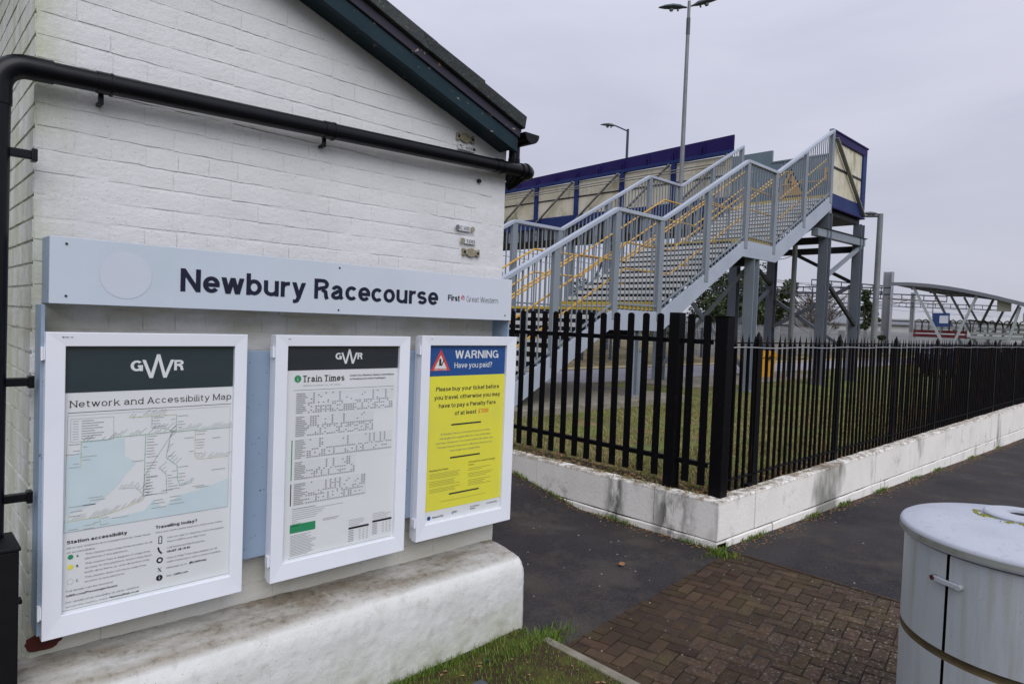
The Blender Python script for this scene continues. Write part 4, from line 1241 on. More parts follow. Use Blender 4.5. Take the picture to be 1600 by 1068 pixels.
def para(p, lines, u, v, dv, cap, m='grey_print', width=None, bold=0):
    for k, ln in enumerate(lines):
        if ln: p.text(ln, u, v + k * dv, cap, m, bold=bold, width=None if width is None else width * len(ln) / max(len(q) for q in lines))
para(p, ['All of our stations are categorised for their level', 'of accessibility.'], .035, .757, .0165, .0066, width=.275)
for k, (cc, lt) in enumerate((('green_print', 'A.'), ('yellow_print', 'B.'), ('white_print', 'C.'))):
    vv_ = .792 + (0, .038, .093)[k]
    if k == 2: p.disc(.055, vv_ - .004, .0098, 'grey_light', 1, 24)
    p.disc(.055, vv_ - .004, .0088, cc, 2, 24)
    p.text(lt, .085, vv_, .0088, 'black_print', bold=.03)
para(p, ['This station has step-free access to all', 'platforms / the platform.'], .13, .790, .0165, .0066, width=.225)
para(p, ['This station has a degree of step-free', 'access to the platform, which may be in', 'both directions or one direction only.'], .13, .826, .0165, .0066, width=.225)
para(p, ['This station does not have step-free', 'access to any platform.'], .13, .878, .0165, .0066, width=.205)
p.text('Full details can be found at', .035, .918, .0066, 'grey_print', width=.15)
p.text('GWR.com/PassengerAssist', .035, .936, .0070, 'black_print', bold=.025, width=.165)
p.text('For details of accessibility at other stations', .035, .960, .0066, 'grey_print', width=.24)
p.text('across the country, check', .035, .977, .0066, 'grey_print', width=.135)
p.text('NationalRail.co.uk', .265, .977, .0070, 'black_print', bold=.025, width=.10)
p.text('Travelling today?', .520, .738, .0125, 'black_print', bold=.03, width=.155)
p.text('Here are some useful ways to check your trains', .520, .756, .0066, 'grey_print', width=.255)
para(p, ['Use our app to view live train information', 'Search GWR in your App Store'], .590, .784, .0165, .0066, width=.22)
p.line([(.540, .772), (.558, .772), (.558, .800), (.540, .800), (.540, .772)], .003, 'black_print', 1)
para(p, ['Call National Rail Enquiries'], .590, .826, .0165, .0066, width=.145)
p.text('03457 48 49 50', .590, .842, .0070, 'black_print', bold=.025, width=.088)
p.line([(.537, .815), (.543, .830), (.559, .842)], .0065, 'black_print', 1)
para(p, ['Use a Help Point (available at all', 'GWR stations) or ask a station member'], .590, .868, .0165, .0066, width=.21)
p.disc(.548, .868, .0120, 'black_print', 1, 24); p.disc(.548, .868, .0060, 'white_print', 2, 18)
p.text('Message us at', .590, .908, .0066, 'grey_print', width=.075); p.text('@GWRHelp', .730, .908, .0070, 'black_print', bold=.025, width=.068)
p.line([(.538, .898), (.558, .916)], .0032, 'black_print', 1); p.line([(.558, .898), (.538, .916)], .0014, 'black_print', 1)
p.text('Visit', .590, .942, .0066, 'grey_print', width=.020); p.text('GWR.com', .633, .942, .0070, 'black_print', bold=.025, width=.055)
p.disc(.548, .940, .0120, 'black_print', 1, 24)
p.line([(.540, .94), (.556, .94)], .0012, 'white_print', 2); p.line([(.548, .931), (.548, .949)], .0012, 'white_print', 2)
p.rect(.01, .9855, .99, .9868, 'grey_print')
p.finish(NAMES)
MB().box(.472, .478, 2.7942, 2.7948, 1.6305, 1.6345).box(.480, .492, 2.7942, 2.7948, 1.6315, 1.6335).box(.497, .505, 2.7942, 2.7948, 1.6315, 1.6335).build('maker_mark', M['grey_print'], c1)

# ---- timetable
c2, p = case(1.254, 1.960, ZT, ZB, 1.312, 1.902, 1.600, .628, 'white framed poster case with the train times sheet, middle one of the three')
p.rect(0, 0, 1, .118, 'banner2')
gwr(p, .532, .060, .062)
p.x0 += .045 * p.W; p.W *= .955
p.disc(.063, .157, .0165, 'green_print', 1, 28)
p.text('i', .063, .166, .0155, 'white_print', 'C', bold=.02, lv=2)
p.text('Train Times', .105, .172, .0290, 'black_print', bold=.018, width=.210, slab=True)
p.text('Castle Cary, Westbury, Bedwyn and Newbury', .52, .152, .0072, 'black_print', bold=.02, width=.25)
p.text('to Reading and London Paddington', .52, .169, .0072, 'black_print', bold=.02, width=.20)
p.text('15 December to 17 May', .105, .192, .0062, 'grey_light', width=.19)
p.rect(.03, .2085, .96, .2100, 'grey_print')
rr = random.Random(11)
def table(v0, v1, u1, side=None):
    nr = int((v1 - v0) / .0082)
    for k in range(nr + 1):
        v = v0 + (v1 - v0) * k / nr
        p.rect(.05, v, u1, v + .0006, 'grey_light', 1)
        if k < nr: p.rect(.055, v + .003, .055 + rr.uniform(.05, .10), v + .0056, 'grey_print', 1)
    if side: p.rect(.035, v0, .043, v1, side, 1)
    nc = int((u1 - .15) / .021)
    for c in range(nc):
        u_ = .155 + c * .021
        pat = rr.choice([0, 1, 2, 2, 3])
        for k in range(nr):
            t = k / nr
            on = (pat == 0 and t > .55) or (pat == 1 and t > .4 and k % 2) or (pat == 2 and (t > .85 or .45 < t < .6)) or (pat == 3 and (t < .5 or k == nr - 1))
            if on or rr.random() < .06: p.rect(u_, v0 + (v1 - v0) * (k + .3) / nr, u_ + .0135, v0 + (v1 - v0) * (k + .72) / nr, 'grey_print', 1)
table(.222, .318, .955); table(.330, .424, .76); table(.438, .528, .955); table(.540, .624, .60); table(.640, .742, .71)
p.rect(.025, .438, .033, .624, 'green_print'); p.rect(.025, .640, .033, .742, 'black_print')
for k in range(9):
    p.rect(.045, .757 + k * .0098, .045 + [.20, .45, .28, .26, .22, .20, .05, .08, .06][k], .7595 + k * .0098, 'grey_light' if k else 'grey_print')
p.rect(.03, .830, .247, .870, 'green_print')
for k in range(14): p.rect(.035, .880 + k * .0072, .035 + rr.uniform(.13, .24), .8825 + k * .0072, 'grey_light')
p.rect(.31, .828, .46, .8298, 'grey_print'); p.rect(.31, .835, .44, .8368, 'grey_print')
for (u0, v0) in ((.55, .862), (.78, .852)):
    for k in range(4): p.rect(u0, v0 + k * .0085, u0 + rr.uniform(.10, .19), v0 + k * .0085 + .0022, 'grey_light')
    p.rect(u0, v0 + .036, u0 + .195, v0 + .046, 'black_print')
    for k in range(7):
        p.rect(u0, v0 + .052 + k * .0085, u0 + .05, v0 + .0545 + k * .0085, 'grey_print')
        for c in range(3): p.rect(u0 + .10 + c * .035, v0 + .052 + k * .0085, u0 + .118 + c * .035, v0 + .0545 + k * .0085, 'grey_light')
p.rect(.02, .985, .97, .9862, 'grey_print')
p.finish(NAMES)
MB().box(1.31, 1.322, 2.7942, 2.7948, 1.6315, 1.6335).build('maker_mark', M['grey_print'], c2)

# ---- penalty fare notice
c3, p = case(2.034, 2.712, ZT + .006, ZB + .024, 2.092, 2.642, 1.604, .655, 'white framed poster case with the blue and yellow penalty fare warning, rightmost of three')
p.rect(0, 0, 1, .178, 'blue_print'); p.rect(0, .178, 1, .930, 'yellow_print')
p.x0 += .035 * p.W; p.W *= .965
# warning triangle
def tri(uc, vc, s_, m, lv): p.poly([(uc, vc - s_ * .60 / p.H), (uc + s_ * .58 / p.W, vc + s_ * .42 / p.H), (uc - s_ * .58 / p.W, vc + s_ * .42 / p.H)], m, lv)
tri(.125, .098, .112, 'red_print', 2); tri(.125, .104, .070, 'white_print', 3)
p.poly([(.105, .083), (.128, .078), (.135, .118), (.105, .120)], 'black_print', 4)
p.line([(.135, .120), (.165, .085)], .006, 'black_print', 4)
p.text('PENALTY FARES', .125, .145, .0075, 'white_print', 'C', bold=.02, width=.085, lv=4)
p.text('WARNING', .305, .080, .0440, 'white_print', bold=.018, width=.318, lv=2)
p.text('Have you paid?', .30, .134, .0300, 'white_print', bold=.010, width=.275, lv=2)
for k, (ln, wd) in enumerate([('Please buy your ticket before', .455), ('you travel, otherwise you may', .475), ('have to pay a Penalty Fare', .41)]):
    p.text(ln, .50, .262 + k * .0470, .0230, 'navy_print', 'C', bold=.016, width=wd, lv=2)
p.text('of at least', .325, .262 + 3 * .0470, .0230, 'navy_print', 'L', bold=.016, width=.155, lv=2)
p.text('£100', .635, .262 + 3 * .0470, .0240, 'orange_print', 'L', bold=.025, width=.078, lv=2)
for v in (.452, .640, .847): p.rect(.285, v, .68, v + .0085, 'navy_print', 2)
for k, ln in enumerate(['A Penalty Fare is £100 plus the price of the', 'full single fare applicable for your intended', 'journey. However, if it is paid within 21 days, the', 'Penalty Fare is reduced to £50 plus the price of', 'the single fare applicable.']):
    p.text(ln, .48, .510 + k * .0245, .0090, 'grey_print', 'C', width=.38 * len(ln) / 47, lv=2)
p.text('Buying your ticket', .035, .708, .0090, 'black_print', bold=.02, width=.125, lv=2)
p.text('A Penalty Fare may be charged', .53, .690, .0090, 'black_print', bold=.01, width=.20, lv=2)
p.text('if you:', .53, .706, .0090, 'black_print', bold=.01, width=.04, lv=2)
olive = 'olive_print'
M[olive] = simple('small_dark_print', (.27, .25, .06), .5); NAMES[olive] = 'lettering'
for k in range(13):
    if k in (4, 9): continue
    p.rect(.035, .722 + k * .0086, .035 + rr.uniform(.30, .42), .7240 + k * .0086, olive, 2)
for k in range(11):
    if k in (2, 6): continue
    p.rect(.53, .722 + k * .0098, .53 + rr.uniform(.16, .34), .7242 + k * .0098, olive, 2)
p.rect(.18, .886, .78, .8878, olive, 2)
p.disc(.045, .968, .0115, 'blue_print', 1, 18); p.text('National Rail', .085, .972, .0092, 'navy_print', bold=.02, width=.075)
p.text('gwr', .33, .966, .0130, 'grey_print', bold=.02, width=.04)
p.text('South Western', .575, .955, .0085, 'grey_print', bold=.02, width=.068); p.text('Railway', .575, .968, .0085, 'grey_print', bold=.02, width=.038)
p.text('CrossCountry', .80, .955, .0090, 'grey_print', bold=.03, width=.082)
p.finish(NAMES)
MB().box(2.09, 2.102, 2.7942, 2.7948, 1.637, 1.639).build('maker_mark', M['grey_print'], c3)

# ---- little plates screwed to the brickwork
def plate(x, z, wd, hh, m, label, bow=True, dots=(), txt=None, rot=0):
    t = thing('number_plate', label, 'plate', (x, YW - .01, z))
    n = 10
    pts = []
    if bow:
        for k in range(n + 1):
            q = k / n - .5; e = hh * (.30 + .20 * math.cos(q * 2 * PI)) if abs(q) < .34 else hh * .42
            pts.append((x + q * wd, z + e))
        pts += [(a, 2 * z - b) for a, b in reversed(pts)]
    else: pts = [(x - wd / 2, z - hh / 2), (x + wd / 2, z - hh / 2), (x + wd / 2, z + hh / 2), (x - wd / 2, z + hh / 2)]
    MB().prism(pts, 'y', YW - .020, YW - .009).build('plate', M[m], t, bevel=.0015)
    for (dx, dz, rad, mm) in dots:
        MB().cyl((x + dx, YW - .023, z + dz), (x + dx, YW - .0195, z + dz), rad, n=12).build('screw_head', M[mm], t)
    if txt:
        q = Print(x - wd / 2, x + wd / 2, z + hh / 2, z - hh / 2, YW - .0208, t)
        q.text(txt, .5, .82, hh * .62, 'grey_print', 'C', bold=.01, width=wd * .78); q.finish({'grey_print': 'lettering'})
plate(2.385, 2.765, .125, .052, 'brassplate', 'stained brass plate high under the bargeboard, topmost of five small plates', dots=[(-.050, 0, .008, 'dark'), (.050, 0, .008, 'dark')])
plate(2.395, 2.712, .115, .030, 'whiteplate', 'painted over number plate directly under the topmost stained plate', False, [(.052, 0, .009, 'dark'), (-.05, .006, .004, 'dark')], 'C 400')
plate(2.400, 2.262, .085, .034, 'whiteplate', 'painted over number plate with dark screw, uppermost of the lower three plates', False, [(-.052, .0, .014, 'grey_print'), (.058, 0, .015, 'brassplate')], 'C 400')
plate(2.445, 2.192, .08, .032, 'whiteplate', 'painted over plate with a rusty screw at its left, middle of the lower three plates', False, [(-.058, 0, .015, 'brassplate')], '100')
plate(2.455, 2.130, .125, .050, 'brassplate', 'stained brass plate just above the name board, lowest of five small plates', dots=[(-.050, 0, .009, 'dark'), (.050, 0, .008, 'dark')])
# ------------------------------------------------------------------ dwarf wall and railings
dw = thing('dwarf_wall', 'low white painted concrete wall with black stains, turning a corner beside the paving', 'wall', (4.8, 2.6, 0))
YD, XD = 2.592, 4.80
def slab(name, a, b, zt, zb, th, par, bev=.012):
    """a,b = (x,y) ends along the outer face; th extends inwards"""
    mb = MB()
    (x0, y0), (x1, y1) = a, b
    n = max(2, int(math.hypot(x1 - x0, y1 - y0) / .12))
    vv, ff = [], []
    L = math.hypot(x1 - x0, y1 - y0)
    dx, dy = (x1 - x0) / L, (y1 - y0) / L
    ix, iy = -dy * th, dx * th
    for k in range(n + 1):
        t = k / n; x, y = x0 + (x1 - x0) * t, y0 + (y1 - y0) * t
        nz1 = .006 * noise.noise(Vector((x * 6, y * 6, 1))) + .004 * noise.noise(Vector((x * 22, y * 22, 2)))
        ztop = (zt(x, y) if callable(zt) else zt) + nz1 * 1.2; zbot = zb(x, y) if callable(zb) else zb
        w1 = nz1 * .6
        vv += [(x - iy * 0 + dy * 0, y, zbot), (x, y, ztop - .012), (x + ix * .06, y + iy * .06, ztop), (x + ix, y + iy, ztop - .004), (x + ix, y + iy, zbot)]
    for k in range(n):
        c = k * 5
        for j in range(4): ff.append((c + j, c + 5 + j, c + 6 + j, c + 1 + j))
    ff += [(0, 1, 2, 3, 4), tuple(n * 5 + j for j in (4, 3, 2, 1, 0))]
    mb.add(vv, ff)
    return mb.build(name, M['kerb'], par, smooth=False)
ZK = .378
pass
x = XD
blk = [.62, 1.5, 1.5, 1.5, 1.5, 1.5, 1.5, 1.5, 1.5, 1.5, 1.5, 1.5, 1.5, 1.5]
for k, L in enumerate(blk):
    xa, xb = x + (.0 if k == 0 else .004), x + L - .004
    dy = random.uniform(-.004, .004) if k else 0
    slab('wall_block', (xa, YD + dy), (xb, YD + dy), ZK - .012 * (k > 8), lambda a, b: G(a, 0) * .55 + .068, .13, dw)
    slab('footing_block', (xa + (.35 if k else -.004), YD - .005 + dy), (xb + .34, YD - .005 + dy), lambda a, b: G(a, 0) * .55 + .056, lambda a, b: G(a, 0) - .1, .15, dw)
    x += L
y = YD
for k, L in enumerate([.6, 1.4, 1.4, 1.4]):
    slab('wall_block', (XD - random.uniform(0, .003), y + L - .004), (XD - .001, y + (.0015 if k == 0 else .004)), ZK, .066, .13, dw)
    slab('footing_block', (XD - .005, y + L), (XD - .005, y + (-.005 if k == 0 else .003)), .056, -.1, .15, dw)
    y += L
MB().box(XD + .13, XD + .40, YD + .135, 7.4, -.1, .352).build('earth_strip', M['soil'], dw)
MB().box(XD + .13, 26, YD + .13, YD + .42, -.1, .345).build('earth_strip', M['soil'], dw)
pts = []
for _ in range(4200):
    if random.random() < .5: pts.append((XD + .03 + abs(random.gauss(0, .06)), random.uniform(2.7, 6.2), .365))
    else: pts.append((XD + .05 + random.uniform(0, 1) ** 1.5 * 9, YD + .04 + abs(random.gauss(0, .05)), .36))
pts = [q for q in pts if noise.noise(Vector((q[0] * 4, q[1] * 4, 0))) > -.12]
g = blades('moss_fringe', pts, .008, .03, .008, M['blade2'], 'mossy fringe on the top edge of the white dwarf wall'); g['category'] = 'moss'
for q in range(2):
    pass


MB().box(XD + .008, XD + .05, YD + .012, 7.4, -.2, .09).build('groove_shade', M['joint'], dw)  # dark strip added behind the block and footing gap as its shadow
MB().prism([(XD + .012, -.3), (25, -.8), (25, -.15), (XD + .012, .09)], 'y', YD + .010, YD + .05).build('groove_shade', M['joint'], dw)
MB().box(XD - .0035, XD + .12, YD - .0035, YD + .12, -.15, .0535).build('footing_block', M['kerb'], dw, bevel=.004)
# ---- left run: chunky palisade pales with rounded tops
fl = thing('palisade_fence', 'black palisade fence of broad round-topped pales on the left of the corner post', 'fence', (4.93, 4.0, .38))
FX = 4.95
pale = MB()
prof_ = [(-.033, 0), (.033, 0), (.033, 1.385)] + [(.033 * math.cos(a), 1.385 + .022 * math.sin(a)) for a in [PI * k / 8 for k in range(1, 8)]] + [(-.033, 1.385)]
pale.prism([(a, b) for a, b in prof_], 'x', -.007, .007)
pale.prism([(-.006, .05), (.006, .05), (.006, 1.36), (-.006, 1.36)], 'x', .0075, .022)
pale_me = mesh_of(pale, 'pale', M['fence'], bevel=.002)
ys = [2.865, 3.0] if False else []
for yy in [2.83, 2.98] + [3.285 + .1545 * k for k in range(20)]:
    inst('pale', pale_me, fl, (FX - .03, yy, .455 + random.uniform(-.004, .004)), (random.uniform(-.006, .006), random.uniform(-.004, .004), 0))
MB().box(FX - .020, FX - .008, 2.78, 6.2, 1.615, 1.655).box(FX - .008, FX + .025, 2.78, 6.2, 1.645, 1.655).build('rail', M['fence'], fl, bevel=.002)
MB().box(FX - .020, FX - .008, 2.78, 6.2, .600, .640).box(FX - .008, FX + .025, 2.78, 6.2, .630, .640).build('rail', M['fence'], fl, bevel=.002)
MB().box(FX - .05, FX + .05, 3.085, 3.185, .30, 1.872).build('fence_post', M['fence'], fl, bevel=.004)
MB().box(FX - .05, FX + .05, 6.2, 6.3, .30, 1.872).build('fence_post', M['fence'], fl, bevel=.004)
fc = thing('fence_post', 'thick square black post at the corner where the two fences meet', 'post', (4.98, 2.72, .3))
MB().box(4.93, 5.045, 2.655, 2.765, .22, 1.845).build('shaft', M['fence'], fc, bevel=.004)
MB().box(4.925, 5.05, 2.65, 2.77, 1.846, 1.852).build('cap', M['fence'], fc, bevel=.002)
# ---- right run: slim bars with spear tips
frn = thing('bar_fence', 'long black railing of slim spear-topped bars along the top of the white dwarf wall', 'fence', (5, 2.74, .35))
FY = 2.74
b = MB(); wd = .0098
b.box(-wd, wd, -wd * 1.25, wd * 1.25, 0, 1.30)
b.add([(-wd, -wd, 1.30), (wd, -wd, 1.30), (wd, wd, 1.30), (-wd, wd, 1.30), (-.015, -.004, 1.325), (.015, -.004, 1.325), (.015, .004, 1.325), (-.015, .004, 1.325), (0, 0, 1.40)],
      [(0, 1, 5, 4), (1, 2, 6, 5), (2, 3, 7, 6), (3, 0, 4, 7), (4, 5, 8), (5, 6, 8), (6, 7, 8), (7, 4, 8)])
bar_me = mesh_of(b, 'bar', M['fence_r'])
b = MB(); wd = .034
b.box(-wd, wd, -.02, .02, -.12, 1.33)
b.add([(-wd, -.02, 1.33), (wd, -.02, 1.33), (wd, .02, 1.33), (-wd, .02, 1.33), (0, 0, 1.405)], [(0, 1, 4), (1, 2, 4), (2, 3, 4), (3, 0, 4)])
b.box(-.05, .05, -.045, .045, -.04, .03)
post_me = mesh_of(b, 'standard', M['fence'])
xs_p = [5.64, 7.53, 9.42, 11.31, 13.25, 15.2, 17.1, 19.0]
for xx in xs_p: inst('standard', post_me, frn, (xx, FY, .335))
x = 5.12
while x < 19.2:
    if min(abs(x - q) for q in xs_p) > .05:
        inst('bar', bar_me, frn, (x, FY, .315 + random.uniform(-.008, .008)), (random.uniform(-.006, .006), random.uniform(-.006, .006), 0))
    x += .1172
MB().box(5.03, 19.5, FY - .006, FY + .006, 1.628, 1.640).box(5.03, 19.5, FY - .02, FY + .02, .47, .48).build('rail', M['fence'], frn)
pw = []
for k in range(60):
    xx = 5.02 + k * .245; pw.append((xx, FY - .022, 1.592 + .004 * math.sin(k * 1.3) + .003 * noise.noise(Vector((k * .3, 0, 0)))))
MB().tube(pw, .006, 6).build('top_wire', M['galv'], frn, smooth=True)
MB().box(5.52, 5.70, FY - .03, FY + .02, .34, .40).build('base_clamp', M['fence'], frn, bevel=.01)

# ------------------------------------------------------------------ footbridge staircase
NY, FYs = 8.90, 12.10
SL = .5315
L1a, L1b, L2a, L2b, TOP = 11.49, 13.24, 17.19, 18.98, 22.95
F1, F2, F3 = 2.11, 4.22, 6.33
X0s = L1a - F1 / SL
def floor(x):
    if x < L1a: return F1 - (L1a - x) * SL
    if x < L1b: return F1
    if x < L2a: return F1 + (x - L1b) * (F2 - F1) / (L2a - L1b)
    if x < L2b: return F2
    if x < TOP: return F2 + (x - L2b) * (F3 - F2) / (TOP - L2b)
    return F3
stc = thing('staircase', 'long blue grey steel staircase with two landings and yellow handrails', 'staircase', (X0s, 10.5, 0))
RH = 2.12
knots = [X0s - .05, L1a, L1b, L2a, L2b, TOP]
def side(yc, inner):
    # stringer
    mb = MB()
    top = [(x, floor(x) - .03) for x in knots]
    mb.prism([(knots[0], -.05), (knots[0], max(.0, top[0][1]))] + [(x, z) for x, z in top[1:]] + [(TOP, F3 - .50)] + [(x + (.10 if x in (L1b, L2b) else -.12), floor(x) - .48) for x in reversed(knots[1:-1])] + [(X0s + .75, -.05)], 'y', yc - .035, yc + .035)
    mb.build('stringer', M['handrail_top'], stc, bevel=.006)
    # capping plates on the stringer edge
    for x in range(int((TOP - X0s) / .33)):
        pass
    # top rail
    for a, b_ in zip(knots[:-1], knots[1:]):
        MB().bar((a, yc, floor(a) + RH), (b_, yc, floor(b_) + RH), .13, .085).build('top_rail', M['handrail_top'], stc, bevel=.012)
    # posts
    px = [X0s + .1, 9.62, L1a + .02, L1b - .06, 15.22, L2a + .02, L2b - .06, 20.9, TOP - .06]
    for x in px:
        MB().box(x - .085, x + .085, yc - .05, yc + .05, floor(x) - .25, floor(x) + RH - .03).build('post', M['steel'], stc, bevel=.006)
    # bars
    x = X0s + .25
    me = bar2
    while x < TOP - .05:
        if min(abs(x - q) for q in px) > .11:
            h = RH - .02
            o = inst('bar', me, stc, (x, yc, floor(x) - .05), None, (1, 1, (h + .05) / 1.0))
        x += .1585
    # foot rail just above the treads
    for a, b_ in zip(knots[:-1], knots[1:]):
        MB().bar((a, yc + inner * .0, floor(a) + .10), (b_, yc, floor(b_) + .10), .03, .04).build('bottom_rail', M['steel'], stc)
bar2 = mesh_of(MB().box(-.012, .012, -.012, .012, 0, 1.0), 'bar', M['steel'])
side(NY, 1); side(FYs, -1)
# yellow handrails: near side, centre line, far side
def hrail(yc, h, x0, post=False):
    pts = [(x0, floor(x0) + h)]
    for la, lb in ((L1a, L1b), (L2a, L2b)):
        hz = floor(la) + h + .32
        # level over the landing, starting .6 m past its edge
        pts.append((la - .02, floor(la) + h - .0)); pts.append((la + .60, hz)); pts.append((lb + .60, hz))
    pts.append((TOP - .1, F3 + h)); pts.append((TOP + .5, F3 + h + .1))
    q = [(a, yc, b_) for a, b_ in pts]
    MB().tube(q, .024, 8).build('handrail', M['yellow'], stc, smooth=True)
for yc in (NY + .16, FYs - .16):
    hrail(yc, 1.16, X0s + .2); hrail(yc, .58, X0s + .2)
hrail(10.42, .95, X0s + .2); hrail(10.58, .95, X0s + .2)
for x in (8.2, 9.6, 11.3, 13.4, 15.2, 17.0, 19.2, 21.0, 22.7):
    MB().cyl((x, 10.5, floor(x)), (x, 10.5, floor(x) + 1.30), .028, n=8).build('handrail_post', M['steel'], stc)
    MB().box(x - .02, x + .02, 10.42, 10.58, floor(x) + 1.10, floor(x) + 1.13).build('handrail_bracket', M['steel'], stc)
brk = mesh_of(MB().box(-.012, .012, -.08, .08, -.012, .012), 'handrail_bracket', M['yellow'])
x = X0s + .4
while x < TOP:
    for h in (1.12, .54):
        inst('handrail_bracket', brk, stc, (x, NY + .08, floor(x) + h)); inst('handrail_bracket', brk, stc, (x, FYs - .08, floor(x) + h))
    x += 1.30
# treads and risers
tr_me = mesh_of(MB().box(-.02, .36, NY + .05, FYs - .05, -.030, 0).box(-.012, -.004, NY + .05, FYs - .05, -.175, -.031), 'tread', M['tread'])
rs_me = mesh_of(MB().box(-.030, -.018, NY + .05, FYs - .05, -.070, .020), 'riser', M['riser'])
ns_me = mesh_of(MB().box(-.034, .05, NY + .05, FYs - .05, -.085, .006), 'nosing', M['nosing'])
def flight(xa, xb, za, zb):
    n = 12
    for k in range(1, n + 1):
        x = xa + (xb - xa) * (k - .5) / n - .12; z = za + (zb - za) * k / n
        if k < n:
            t_ = inst('tread', tr_me, stc, (x, 0, z)); inst('riser', rs_me, stc, (x, 0, z - .02))
        inst('riser', rs_me, stc, (x, 0, z - .02)) if False else None
    n_ = inst('nosing', ns_me, stc, (xb - .10, 0, zb)); inst('riser', rs_me, stc, (xb - .10, 0, zb - .115))
    inst('nosing', ns_me, stc, (xa + (xb - xa) * .5 / n - .12, 0, za + (zb - za) / n + .03))
flight(X0s, L1a, 0, F1); flight(L1b, L2a, F1, F2); flight(L2b, TOP, F2, F3)
for (a, b_, z) in ((L1a, L1b, F1), (L2a, L2b, F2)):
    MB().box(a - .1, b_ + .1, NY + .05, FYs - .05, z - .04, z - .004).build('landing', M['tread'], stc)
    MB().box(a, b_ + .05, NY + .045, NY + .09, z - .003, z + .11).build('kick_plate', M['nosing'], stc)
    MB().box(a - .3, b_ + .3, NY + .3, FYs - .3, z - .30, z - .06).build('landing_beam', M['dark'], stc)
# dark underside of the flights
for (a, b_) in ((X0s + .9, L1a), (L1b, L2a), (L2b, TOP)):
    for yc in (9.9, 11.1):
        MB().bar((a, yc, floor(a) - .34), (b_, yc, floor(b_) - .34), .12, .16).build('carriage_beam', M['dark'], stc)

# columns (H sections)
def hcol(par, x, y, z0, z1, s_=.26, name='column', m='steel'):
    mb = MB()
    mb.box(x - s_ / 2, x - s_ / 2 + .025, y - s_ / 2, y + s_ / 2, z0, z1).box(x + s_ / 2 - .025, x + s_ / 2, y - s_ / 2, y + s_ / 2, z0, z1).box(x - s_ / 2 + .026, x + s_ / 2 - .026, y - .014, y + .014, z0, z1)
    mb.box(x - s_ * .75, x + s_ * .75, y - s_ * .75, y + s_ * .75, z0 - .06, z0 + .022)
    return mb.build(name, M[m], par)
for y in (NY + .12, FYs - .12):
    hcol(stc, L2a + .75, y, .0, F2 - .45, .30); hcol(stc, L1a + .95, y, .14, F1 - .45, .20)
MB().box(L2a + .62, L2a + .90, NY + .2, FYs - .2, F2 - .66, F2 - .46).build('cross_beam', M['dark'], stc)
MB().bar((L2a + .75, NY + .25, F2 - .7), (L2a + .75, FYs - .2, .5), .09, .09).build('cross_brace', M['steel'], stc)
MB().bar((L2a + .72, FYs - .25, F2 - .7), (L2a + .72, NY + .2, .6), .09, .09).build('cross_brace', M['steel'], stc)
MB().box(L1a + .90, L1a + 1.02, NY + .2, FYs - .2, F1 - .62, F1 - .46).build('cross_beam', M['dark'], stc)

# ------------------------------------------------------------------ landing box and footbridge
brg = thing('footbridge', 'covered blue and cream railway footbridge with purple parapet and steel legs', 'footbridge', (24.5, 12.5, 0))
BX0, BX1 = 22.95, 26.10
ZBt = 8.46
# end panel facing the path
MB().box(BX0 + .12, BX1 - .30, NY + .06, NY + .085, 7.34, 8.28).build('cream_panel', M['cream'], brg)
MB().box(BX0 + .12, BX1 - .30, NY + .06, NY + .085, 6.44, 7.29).build('cream_panel', M['cream'], brg)
MB().box(BX0 + .1, BX1 - .2, NY + .03, NY + .06, 7.285, 7.345).build('panel_joint', M['dark'], brg)
MB().box(BX0 - .06, BX0 + .12, NY - .02, NY + .12, 5.72, ZBt + .06).build('corner_post', M['steel'], brg, bevel=.008)
MB().box(BX0 + .1225, BX1 + .05, NY, NY + .12, 8.20, ZBt).build('top_beam', M['purple'], brg, bevel=.01)
MB().box(BX0 + .1, BX1 + .09, NY - .03, NY + .14, ZBt + .002, ZBt + .05).build('top_flange', M['purple'], brg)
MB().box(BX1 - .30, BX1 + .05, NY + .002, NY + .118, 5.95, 8.198).build('corner_column', M['blue'], brg, bevel=.008)
MB().box(BX0 + .1225, BX1 - .302, NY + .004, NY + .116, 5.98, 6.42).build('bottom_beam', M['blue'], brg, bevel=.008)
MB().box(BX0 + .1225, BX1 + .05, NY - .03, NY + .14, 5.93, 5.978).build('bottom_flange', M['purple'], brg)
MB().bar((BX0 + .20, NY - .035, 8.25), (BX1 - .10, NY - .035, 6.02), .05, .13, (0, 1, 0)).build('diagonal_brace', M['brace'], brg, bevel=.006)
MB().box(BX0 + .05, BX1 + .02, NY + .15, 46, 5.75, 5.90).build('deck_underside', M['dark'], brg)
MB().box(BX0 + .05, BX1 - .12, NY + .12, 46, 6.25, 6.33).build('deck', M['tread'], brg)
MB().box(BX1 - .10, BX1, NY + .13, 12.44, 5.9, 8.46).build('back_panel', M['panel_teal'], brg)
MB().box(BX1 - .101, BX1 + .02, 12.445, 14.2, 5.9, 8.98).build('back_panel', M['panel_teal'], brg)
MB().box(BX1 - .13, BX1 + .04, NY + .13, 12.44, 8.462, 8.52).build('back_capping', M['steel'], brg)
for z in (6.9, 7.5):
    MB().cyl((BX1 - .2, NY + .2, z), (BX1 - .2, 12.4, z), .024, n=8).build('handrail', M['yellow'], brg)
for y in (9.9, 10.9, 11.9):
    MB().box(BX1 - .13, BX1 - .1025, y - .02, y + .02, 6.0, 8.45).build('panel_rib', M['steel'], brg)
